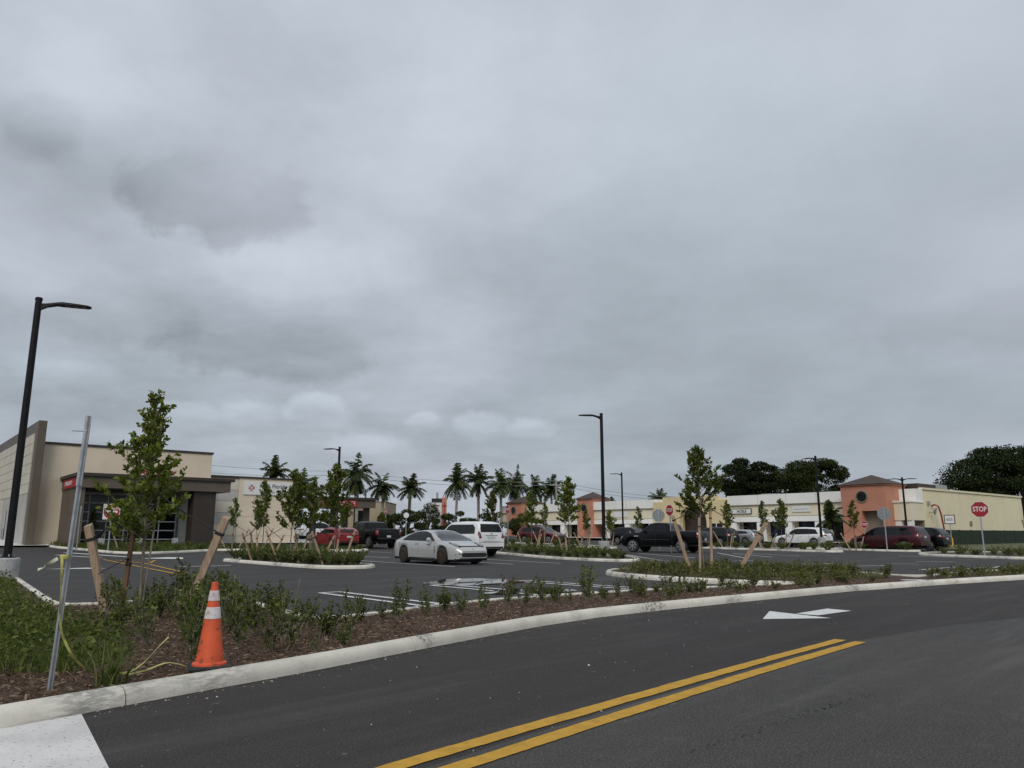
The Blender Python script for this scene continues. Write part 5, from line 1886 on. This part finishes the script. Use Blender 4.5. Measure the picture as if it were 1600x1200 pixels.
def shrub_mesh(seed, h, w, stems, per, leaf, up=.8, m='leaf_shrub'):
    rnd = random.Random(seed)
    C, D, S = [], [], []
    st = MB()
    for s in range(stems):
        a = rnd.uniform(0, 2 * math.pi)
        rr = rnd.uniform(.15, 1.0) * w / 2
        top = Vector((rr * math.cos(a), rr * math.sin(a), h * rnd.uniform(.55, 1.05)))
        p0 = Vector((rnd.gauss(0, .03), rnd.gauss(0, .03), -.03))
        mid = p0.lerp(top, .5) + Vector((rnd.gauss(0, .03), rnd.gauss(0, .03), .03))
        st.tube([p0, mid, top], [.006, .004, .002], 3, cap=False)
        for k in range(per):
            t = rnd.uniform(.22, 1.0)
            p = p0.lerp(mid, t * 2) if t < .5 else mid.lerp(top, t * 2 - 1)
            o = Vector((rnd.gauss(0, 1), rnd.gauss(0, 1), rnd.gauss(up, .6))).normalized()
            C.append(tuple(p))
            D.append(tuple(o))
            S.append(leaf * rnd.uniform(.6, 1.25))
    return st.mesh('stems'), leaf_mesh('foliage', C, D, S, M[m], wid=.48, hexa=False)


SHR = {'tall': [], 'hedge': [], 'low': [], 'cover': []}
for i in range(7):
    SHR['tall'].append(shrub_mesh(100 + i, .40 + .035 * i, .34 + .03 * (i * 5 % 7), 8 + (i * 3) % 7, 17 + (i * 4) % 9, .052 + .003 * (i % 4), .5 + .1 * (i % 3)))
for i in range(4):
    SHR['hedge'].append(shrub_mesh(200 + i, .52, .95, 26, 20, .085, .7))
    SHR['low'].append(shrub_mesh(300 + i, .26, .55, 12, 14, .062, .6, 'leaf_cover'))
    SHR['cover'].append(shrub_mesh(500 + i, .42, .80, 18, 15, .085, .7, 'leaf_cover'))
for L_ in SHR.values():
    for a, _ in L_:
        a.materials.append(M['bark'])


def shrub(loc, kind, seed, sc, label, group, z=.075):
    rnd = random.Random(seed)
    a, b = rnd.choice(SHR[kind])
    r = empty('shrub', (loc[0], loc[1], zg(*loc[:2]) + z), rnd.uniform(0, 6.28))
    r.scale = (sc * rnd.uniform(.85, 1.15), sc * rnd.uniform(.85, 1.15), sc * rnd.uniform(.85, 1.2))
    tag(r, label, 'shrub', group)
    link('stems', a, None, r)
    link('foliage', b, None, r)


def scatter(poly, n, dmin, seed, cond=None):
    rnd = random.Random(seed)
    xs = [p[0] for p in poly]
    ys = [p[1] for p in poly]
    out = []
    tries = 0
    while len(out) < n and tries < 20000:
        tries += 1
        x, y = rnd.uniform(min(xs), max(xs)), rnd.uniform(min(ys), max(ys))
        if not pip(x, y, poly) or (cond and not cond(x, y)):
            continue
        if all((x - a) ** 2 + (y - b) ** 2 > dmin * dmin for a, b in out):
            out.append((x, y))
    return out


sd = 0


def ordinal(n):
    return '%d%s' % (n, 'th' if 10 <= n % 100 <= 20 else {1: 'st', 2: 'nd', 3: 'rd'}.get(n % 10, 'th'))


# single plants along the thin strip between lot and road
for x, y, s, k in sorted([(-2.62, 10.1, 1.15, 'tall'), (-2.4, 9.6, .9, 'tall'), (-1.95, 10.25, 1.2, 'tall'), (-1.72, 10.7, 1.0, 'tall'), (-1.5, 10.55, 1.1, 'tall'), (-1.22, 11.35, 1.0, 'tall'), (-.98, 11.6, 1.25, 'tall'), (-.72, 11.5, 1.0, 'tall'), (-.42, 11.9, .95, 'tall'), (-.1, 12.7, 1.0, 'tall'), (.2, 12.6, .95, 'tall'), (.5, 13.1, 1.1, 'tall'), (.72, 13.35, 1.1, 'tall'), (.95, 13.2, .9, 'tall'), (1.28, 13.5, 1.35, 'tall'), (1.6, 13.9, .95, 'tall'), (1.9, 14.1, .8, 'tall'), (2.5, 15.2, 1.0, 'tall'), (2.9, 15.0, 1.2, 'tall'), (3.3, 15.4, 1.0, 'tall'), (3.7, 15.9, .9, 'tall'), (4.3, 16.3, 1.1, 'tall'), (4.7, 16.9, 1.0, 'tall'), (5.2, 17.2, 1.1, 'tall'), (5.7, 17.8, 1.0, 'tall'), (6.3, 18.4, 1.1, 'tall'), (2.2, 14.6, 1.0, 'tall')], key=lambda q: q[0] / q[1]):
    sd += 1
    shrub((x, y), k, sd, s * (.62 + .3 * random.Random(sd * 7).random()), ordinal(sd) + ' small bush from the left in the mulch strip along the stalls', 'single bushes in the mulch strip')
# thick bushes round the big sapling
for x, y in scatter([(-6.2, 13.3), (-5.2, 14.2), (-4.5, 13.2), (-3.3, 11.3), (-2.9, 10.4), (-3.3, 9.0), (-3.8, 9.2), (-4.6, 10.6), (-5.9, 11.2), (-6.4, 12.2)], 36, .34, 4):
    sd += 1
    shrub((x, y), 'tall', sd, random.Random(sd).uniform(.8, 1.15), 'dense green bush in the clump round the large left sapling', 'bushes round the large sapling')
for x, y, s in [(-3.05, 7.7, 1.0), (-2.75, 8.1, 1.1), (-2.35, 7.75, 1.05), (-2.15, 7.9, 1.15), (-2.45, 8.6, .95), (-3.75, 8.3, .95), (-4.1, 8.8, 1.1), (-1.72, 8.2, .55), (-1.9, 7.75, .5), (-4.6, 9.4, 1.0), (-2.72, 7.05, .75), (-2.9, 9.0, 1.1), (-2.05, 8.9, 1.0), (-1.85, 9.1, .8)]:
    sd += 1
    shrub((x, y), 'tall', sd, s * .95, 'green bush in the mulch near the orange cone', 'bushes by the cone')
# the peninsula under the right-hand sapling
for x, y in scatter([(3.5, 25.9), (3.2, 24.4), (4.0, 22.0), (5.2, 20.3), (6.6, 19.1), (8.2, 19.2), (10.0, 21.0), (9.8, 23.5), (8.2, 26.0), (5.2, 26.8)], 52, .5, 6):
    sd += 1
    shrub((x, y), 'cover', sd, .80, 'leafy ground bush massed on the peninsula under the right-hand sapling', 'bushes on the right peninsula')
for x, y in scatter([(2.3, 13.7), (2.4, 15.8), (5.8, 17.8), (7.8, 18.9), (9.5, 19.6), (6.4, 17.0), (4, 15.0)], 18, .45, 17):
    sd += 1
    shrub((x, y), 'cover', sd, random.Random(sd).uniform(.4, .65), 'pale green bush in the mulch between the right peninsula and the road kerb', 'bushes by the road below the right peninsula')
for x, y in scatter([(10.9, 21.0), (13.4, 22.6), (22.5, 29.4), (30, 34.5), (24, 29.2), (14, 22.3), (11.2, 20.4)], 40, .35, 7):
    sd += 1
    shrub((x, y), 'low', sd, 1.0, 'low sparse plant in the thin strip at the right of the road kerb', 'low plants in the right strip')
for key, n, dm, sc, lab in [('oval', 48, .5, 1.0, 'clipped dark bush filling the oval island'), ('lamp', 46, .7, .9, 'low dark bush on the island around the middle lamp post'), ('strip', 40, 1.0, .75, 'low bush in the planted strip before the clinic'), ('back', 12, 1.2, 1.0, 'low bush on the far island in front of the dark red car'), ('mall', 20, .9, .9, 'low bush on the island before the white crossover'), ('van', 14, .85, .95, 'low bush on the island beside the maroon minivan'), ('right', 22, .9, 1.1, 'low bush on the right island below the big stop sign')]:
    near = {'strip': lambda x, y: y < 54, 'right': lambda x, y: y < 45 and x < 31}.get(key)
    for x, y in scatter(inset(ISL[key], .45), n, dm, 40 + n, near):
        sd += 1
        shrub((x, y), 'cover' if key == 'right' else 'hedge', sd, sc, lab, 'bushes on the ' + key + ' island')

# grass, weeds and mulch chips: too many to count


def blade_mesh(name, C, L_, lean, w, m, segs=3):
    """arching grass blades"""
    n = len(C)
    a = rng.uniform(0, 2 * np.pi, n)
    dx, dy = np.cos(a), np.sin(a)
    px, py_ = -dy, dx
    rows = []
    for s in range(segs + 1):
        t = s / segs
        r_ = lean * L_ * t ** 2
        z = L_ * t * (1 - .35 * lean * t)
        ww = w * (1 - t * .92) / 2
        for sgn in (-1, 1):
            rows.append(np.stack([C[:, 0] + dx * r_ + px * ww * sgn, C[:, 1] + dy * r_ + py_ * ww * sgn, C[:, 2] + z], axis=1))
    k = len(rows)
    Vv = np.stack(rows, axis=1).reshape(-1, 3)
    quads = []
    for s in range(segs):
        quads.append([2 * s, 2 * s + 1, 2 * s + 3, 2 * s + 2])
    F = (np.arange(n)[:, None, None] * k + np.array(quads)[None]).reshape(-1, 4)
    me = bpy.data.meshes.new(name)
    me.vertices.add(n * k)
    me.vertices.foreach_set('co', Vv.ravel())
    me.loops.add(F.size)
    me.loops.foreach_set('vertex_index', F.ravel())
    me.polygons.add(len(F))
    me.polygons.foreach_set('loop_start', np.arange(len(F)) * 4)
    me.update(calc_edges=True)
    me.materials.append(m)
    return me


def pts_in(poly, n, seed, fn=None):
    r_ = np.random.default_rng(seed)
    xs = [p[0] for p in poly]
    ys = [p[1] for p in poly]
    out = []
    while len(out) < n:
        x, y = r_.uniform(min(xs), max(xs)), r_.uniform(min(ys), max(ys))
        if pip(x, y, poly) and (fn is None or r_.random() < fn(x, y)):
            out.append((x, y))
    return np.array(out)


# tall weeds at the left
gpoly = [(-3.5, 6.6), (-3.95, 6.5), (-5.0, 6.6), (-7.5, 9.0), (-15.5, 21), (-14.6, 22.6), (-10.6, 16.9), (-8.2, 13.4), (-5.6, 10.2), (-4.3, 8.8), (-3.55, 7.6)]
q = pts_in(gpoly, 15000, 1, lambda x, y: min(1.0, 9.0 / y) * (.25 + .75 * (math.sin(x * 2.1 + 1) * math.sin(y * 1.7) > -.25)))
C_ = np.column_stack([q, np.full(len(q), .08)])
o = link('tall_grass', blade_mesh('tall_grass', C_, rng.uniform(.07, .27, len(q)), rng.uniform(.3, 1.0, len(q)), rng.uniform(.006, .014, len(q)), M['grass']))
tag(o, 'tall weedy grass growing over the left of the bed', 'grass', kind='stuff')
# broad-leaved weeds among it
q = pts_in(gpoly, 9500, 2, lambda x, y: min(1.0, 8.0 / y))
n_ = len(q)
C_ = np.column_stack([q, .08 + rng.uniform(.02, .26, n_)])
D_ = np.column_stack([rng.normal(size=n_), rng.normal(size=n_), rng.normal(.3, .6, n_)])
o = link('weed_leaves', leaf_mesh('weed_leaves', C_, D_, rng.uniform(.035, .08, n_), M['leaf_shrub'], .5, False))
tag(o, 'small broad leaves of weeds among the tall grass', 'weeds', kind='stuff')
# leafy ground cover on the right strip and the peninsula
for poly_, nn, lab in (([(11.0, 20.3), (14, 22.2), (24, 28.7), (36, 36.3), (35.5, 38), (22.8, 30.0), (13.2, 23.2), (11.2, 21.3)], 5500, 'thin green ground cover along the right end of the road kerb'), ([(3.5, 25.9), (3.2, 24.4), (4.0, 22.2), (5.2, 20.4), (6.8, 19.2), (9.6, 20.2), (10.2, 22), (9.8, 23.9), (8.2, 26.2), (5.2, 26.8)], 5000, 'green ground cover between the bushes of the right peninsula')):
    q = pts_in(poly_, nn, 9)
    n_ = len(q)
    C_ = np.column_stack([q, .09 + rng.uniform(.0, .16, n_) * (.4 + .6 * (np.sin(q[:, 0] * 3) * np.sin(q[:, 1] * 2.3) > -.2))])
    D_ = np.column_stack([rng.normal(size=n_), rng.normal(size=n_), rng.normal(.5, .6, n_)])
    o = link('ground_cover', leaf_mesh('ground_cover', C_, D_, rng.uniform(.05, .10, n_), M['leaf_cover'], .45, False))
    tag(o, lab, 'ground cover', kind='stuff')
# a strappy clump by the post
q = np.column_stack([rng.normal(-3.05, .05, 90), rng.normal(6.15, .05, 90)])
C_ = np.column_stack([q, np.full(len(q), .08)])
o = link('grass_clump', blade_mesh('grass_clump', C_, rng.uniform(.22, .48, len(q)), rng.uniform(.5, 1.3, len(q)), rng.uniform(.008, .013, len(q)), M['grass'], 5))
tag(o, 'strappy grass clump at the foot of the galvanised post', 'grass clump')
# thin grass on the clinic strip
q = pts_in(inset(ISL['strip'], .3), 9000, 3, lambda x, y: 1.0)
zz0 = np.array([zg(a, b) for a, b in q]) + .085
o = link('strip_grass', blade_mesh('strip_grass', np.column_stack([q, zz0]), rng.uniform(.12, .38, len(q)), rng.uniform(.2, .8, len(q)), rng.uniform(.02, .05, len(q)), M['grass'], 2))
tag(o, 'thin rough grass on the planted strip before the clinic', 'grass', kind='stuff')

# mulch chips on the near bed
cpoly = [(-5.3, 2.4), (-3.35, 5.25), (-2.0, 7.35), (-.95, 9.1), (.2, 10.95), (2.3, 13.2), (5.5, 16.1), (9.5, 19.2), (9.0, 20), (4.4, 17.6), (2.5, 16.1), (-.1, 14.0), (-1.3, 12.8), (-2.6, 10.7), (-4.5, 13.2), (-6.2, 13.2), (-7.4, 12.4), (-8.5, 13.9), (-9.5, 13), (-8, 7), (-7, 2.4)]
q = pts_in(cpoly, 32000, 4, lambda x, y: min(1.0, (6.0 / max(y, 3)) ** 1.4))
n_ = len(q)
L_ = rng.uniform(.010, .036, n_) * np.minimum(1.3, .9 + q[:, 1] * .02)
a_ = rng.uniform(0, 2 * np.pi, n_)
tilt = rng.normal(0, .28, n_)
d = np.stack([np.cos(a_) * np.cos(tilt), np.sin(a_) * np.cos(tilt), np.sin(tilt)], axis=1)
s = np.stack([-np.sin(a_), np.cos(a_), np.zeros(n_)], axis=1)
c = np.column_stack([q, .088 + rng.uniform(0, .022, n_)])
w_ = L_ * rng.uniform(.16, .36, n_)
hh = np.stack([np.zeros(n_), np.zeros(n_), rng.uniform(.004, .010, n_)], axis=1)
Vv = np.stack([c - d * L_[:, None] + s * w_[:, None] * .3, c - d * L_[:, None] * .8 - s * w_[:, None], c + d * L_[:, None] - s * w_[:, None] * .4, c + d * L_[:, None] * .85 + s * w_[:, None], c + hh - d * L_[:, None] * .3, c + hh + d * L_[:, None] * .5], axis=1).reshape(-1, 3)
tri = np.array([[0, 1, 4], [1, 2, 5], [1, 5, 4], [2, 3, 5], [3, 0, 4], [3, 4, 5]])
F = (np.arange(n_)[:, None, None] * 6 + tri[None]).reshape(-1, 3)
me = bpy.data.meshes.new('mulch_chips')
me.from_pydata(Vv.tolist(), [], F.tolist())
me.materials.append(M['chip'])
o = link('mulch_chips', me)
tag(o, 'brown wood chips of mulch covering the near bed', 'mulch', kind='stuff')

# palms ---------------------------------------------------------------------------


def palm_meshes(seed, H, fl=2.7, nf=34, droop=1.0):
    rnd = random.Random(seed)
    tk = MB()
    tk.tube([(0, 0, -.3), (rnd.uniform(-.1, .1), 0, H * .4), (rnd.uniform(-.15, .15), 0, H * .8), (0, 0, H)], [.24, .22, .19, .15], 9)
    sh = MB()
    sh.tube([(0, 0, H - .02), (0, 0, H + .5), (0, 0, H + 1.0)], [.17, .16, .07], 9)
    V_, F_ = [], []
    for f in range(nf):
        a = 2 * math.pi * f / nf * 2.4 + rnd.uniform(-.3, .3)
        el = R(rnd.choice([82, 70, 58, 46, 36, 24, 12, 0, -14, -30])) + rnd.uniform(-.12, .12)
        d = Vector((math.cos(a) * math.cos(el), math.sin(a) * math.cos(el), math.sin(el)))
        p = Vector((0, 0, H + .85))
        side = Vector((-math.sin(a), math.cos(a), 0))
        n = 9
        rach = [p.copy()]
        for k in range(n):
            d = (d + Vector((0, 0, -.17 * droop))).normalized()
            p = p + d * fl / n
            rach.append(p.copy())
        for k in range(n):
            for sub in (0, .5):
                t = (k + sub + .3) / n
                b = rach[k].lerp(rach[k + 1], sub)
                dd = (rach[k + 1] - rach[k]).normalized()
                L = fl * .27 * math.sin(math.pi * min(1, .15 + t * .85)) ** .6 + .08
                for sg in (-1, 1):
                    ld = (side * sg * .8 + dd * .55 + Vector((0, 0, rnd.uniform(-1.0, -.15)))).normalized()
                    wv = dd * .085
                    i0 = len(V_)
                    V_.extend([tuple(b - wv), tuple(b + ld * L * .55 - wv * .7), tuple(b + ld * L), tuple(b + ld * L * .55 + wv), tuple(b + wv)])
                    F_.append((i0, i0 + 1, i0 + 2, i0 + 3, i0 + 4))
    me = bpy.data.meshes.new('fronds')
    me.from_pydata(V_, [], F_)
    me.materials.append(M['frond'])
    a, b = tk.mesh('trunk', True), sh.mesh('crownshaft', True)
    a.materials.append(M['palm_bark'])
    b.materials.append(M['frond'])
    return a, b, me


PALMS = [palm_meshes(400 + i, h, 2.95 + .14 * (i % 3), 30 + 2 * (i % 4), .95 + .14 * (i % 4)) for i, h in enumerate((8.6, 9.2, 8.2, 8.6, 9.2, 8.2))]


def palm(x, y, zc, label, k, rz, group='tall palms beyond the lot'):
    tk, sh, fr = PALMS[k % 6]
    base = (8.6, 9.2, 8.2)[k % 3] + .9
    r = empty('palm_tree', (x, y, 0), rz)
    r.rotation_euler = (R(1.8 * math.sin(k * 2.7)), R(1.8 * math.cos(k * 3.9)), rz)
    s = zc / base
    r.scale = (.94 + .05 * (k % 4), .94 + .05 * (k % 4), s)
    tag(r, label, 'palm tree', group)
    link('trunk', tk, None, r)
    link('crownshaft', sh, None, r)
    link('fronds', fr, None, r)


for i, (px_, yc, dd, lab) in enumerate([(427, 741, 118, 'palm crown standing above the clinic wing sign'), (475, 757, 112, 'low palm crown behind the ambulance canopy'), (562, 742, 118, 'tallest palm left of centre, beside the concrete utility pole'), (601, 760, 120, 'palm directly above the black pickup'), (640, 763, 120, 'palm left of the pylon sign, standing free'), (714, 754, 122, 'palm just right of the pylon sign'), (749, 752, 122, 'palm above the rear of the white wagon'), (783, 757, 128, 'palm over the right end of the white wagon'), (809, 755, 130, 'palm above the far left terracotta tower'), (834, 763, 132, 'palm between the two far terracotta towers'), (863, 764, 132, 'rightmost palm of the row, above the shop wall')]):
    an = R(11.08) + math.atan((600 - yc) / 1205)
    zc = 1.2 + dd * math.tan(an)
    xx = (px_ - 800) * dd / 1204
    palm(xx, dd, zc, lab, i, i * 1.1)
# small bushy palm by the shops
sp_ = palm_meshes(450, 1.5, 1.9, 14, 1.1)
r = empty('palm_tree', (29.2, 72.0, zg(29, 72)))
tag(r, 'short bushy palm beside the terracotta corner tower', 'palm tree')
for nm_, me_ in zip(('trunk', 'crownshaft', 'fronds'), sp_):
    link(nm_, me_, None, r)
for i, (x, y, z_, lab) in enumerate([(27.3, 145, 7.6, 'tiny palm top poking over the mall roof right of the distant lamp post'), (19.2, 150, 6.6, 'tiny palm top poking over the mall roof left of the distant lamp post')]):
    palm(x, y, z_, lab, i, i * 2.0, 'far palm tops over the mall roof')

# big trees behind ------------------------------------------------------------------


def big_tree(x, y, z0, rx, ry, rz_, n, m, label, seed, leafs=.5, trunk=True, clumps=26, name='broadleaf_tree', lim=5):
    rnd = np.random.default_rng(seed)
    cl = []
    while len(cl) < clumps:
        v = rnd.uniform(-1, 1, 3)
        rr_ = np.linalg.norm(v)
        if rr_ > 1 or rr_ < .35 or v[2] < -.75:
            continue
        cl.append(v)
    cl = np.array(cl)
    pick = rnd.integers(0, clumps, n)
    rad = rnd.uniform(.20, .40, clumps)
    off = rnd.normal(size=(n, 3))
    off /= np.linalg.norm(off, axis=1, keepdims=True)
    off *= (rnd.uniform(.35, 1.0, n) ** .5)[:, None] * rad[pick][:, None]
    off[:, 2] *= .6
    P = (cl[pick] * .82 + off) * np.array([rx, ry, rz_])
    D_ = off + rnd.normal(size=(n, 3)) * .5 + np.array([0, 0, .15])
    root = empty('broadleaf_tree' if name is None else name, (x, y, 0))
    tag(root, label, 'tree', 'trees behind the shops')
    me = leaf_mesh('crown', P + np.array([0, 0, z0]), D_, rnd.uniform(.6, 1.2, n) * leafs, M[m], .62, False)
    link('crown', me, None, root)
    if trunk:
        tb = MB()
        tb.tube([(0, 0, -.5), (.1, 0, z0 * .4), (0, 0, z0 * .85)], [.55, .42, .32], 9)
        for k in range(min(lim, clumps)):
            c_ = cl[k] * np.array([rx, ry, rz_]) * .75
            tb.tube([(0, 0, z0 * .6), (c_[0] * .45, c_[1] * .45, z0 * .6 + (c_[2] + z0 * .4) * .5), (c_[0], c_[1], z0 + c_[2])], [.25, .15, .05], 6)
        t_ = tb.mesh('trunk', True)
        t_.materials.append(M['old_bark'])
        link('trunk', t_, None, root)
    return root


big_tree(40.8, 132, 10.0, 6.1, 4.5, 4.6, 32000, 'leaf_dark', 'rounded dense dark tree behind the mall, left of the pair', 1, .33, clumps=34)
big_tree(51.0, 130, 9.6, 7.0, 4.5, 4.6, 30000, 'leaf_mid', 'wider lighter green tree behind the mall roof, left of the corner tower', 2, .33, clumps=32)
big_tree(45.8, 140, 7.0, 4.5, 3.5, 2.4, 5000, 'leaf_dark', 'low thin branching tree between the two big trees behind the mall', 3, .4, clumps=14)
big_tree(88.0, 134, 10.2, 14.5, 7, 7.0, 46000, 'leaf_dark', 'huge near-black tree at the right behind the cream end wall', 4, .42, clumps=60)
big_tree(66.5, 130, 6.0, 3.5, 3.5, 2.6, 4000, 'leaf_dark', 'small dark tree peeping over the roof left of the huge dark tree', 5, .45, clumps=10)
for i, (x, y, z0, rx, rz_, m, lab) in enumerate([(-38.5, 116, 7.2, 5.0, 1.7, 'leaf_dark', 'dark flat-topped tree showing just over the clinic wing roof'), (-14.6, 106, 2.2, 3.0, 2.3, 'leaf_mid', 'bushy green tree left of the pylon sign, below the palms'), (-12.0, 110, 2.6, 2.6, 2.9, 'leaf_mid', 'bushy green tree touching the left side of the pylon sign'), (-8.1, 112, 2.4, 2.6, 2.4, 'leaf_mid', 'bushy green tree right of the pylon sign'), (-5.0, 114, 2.2, 3.2, 2.2, 'leaf_mid', 'low rounded tree above the roof of the grey saloon'), (-20.0, 108, 1.6, 2.4, 1.5, 'leaf_mid', 'low bush-like tree behind the black pickup bed'), (-17.3, 107, 1.7, 1.5, 2.2, 'leaf_mid', 'narrow ragged tree right of the pickup tailgate'), (-27.5, 96, 2.0, 2.6, 1.9, 'leaf_mid', 'bushy tree behind the ambulance canopy piers'), (-24.5, 100, 2.2, 2.2, 1.8, 'leaf_mid', 'leafy tree in front of the far beige block'), (2, 118, 2.2, 4, 2.0, 'leaf_mid', 'low green tree at the left end of the far terracotta tower')]):
    big_tree(x, y, z0 + .4, rx, 2.5, rz_, 6500, m, lab, 20 + i, .21, clumps=16, name='broadleaf_tree')
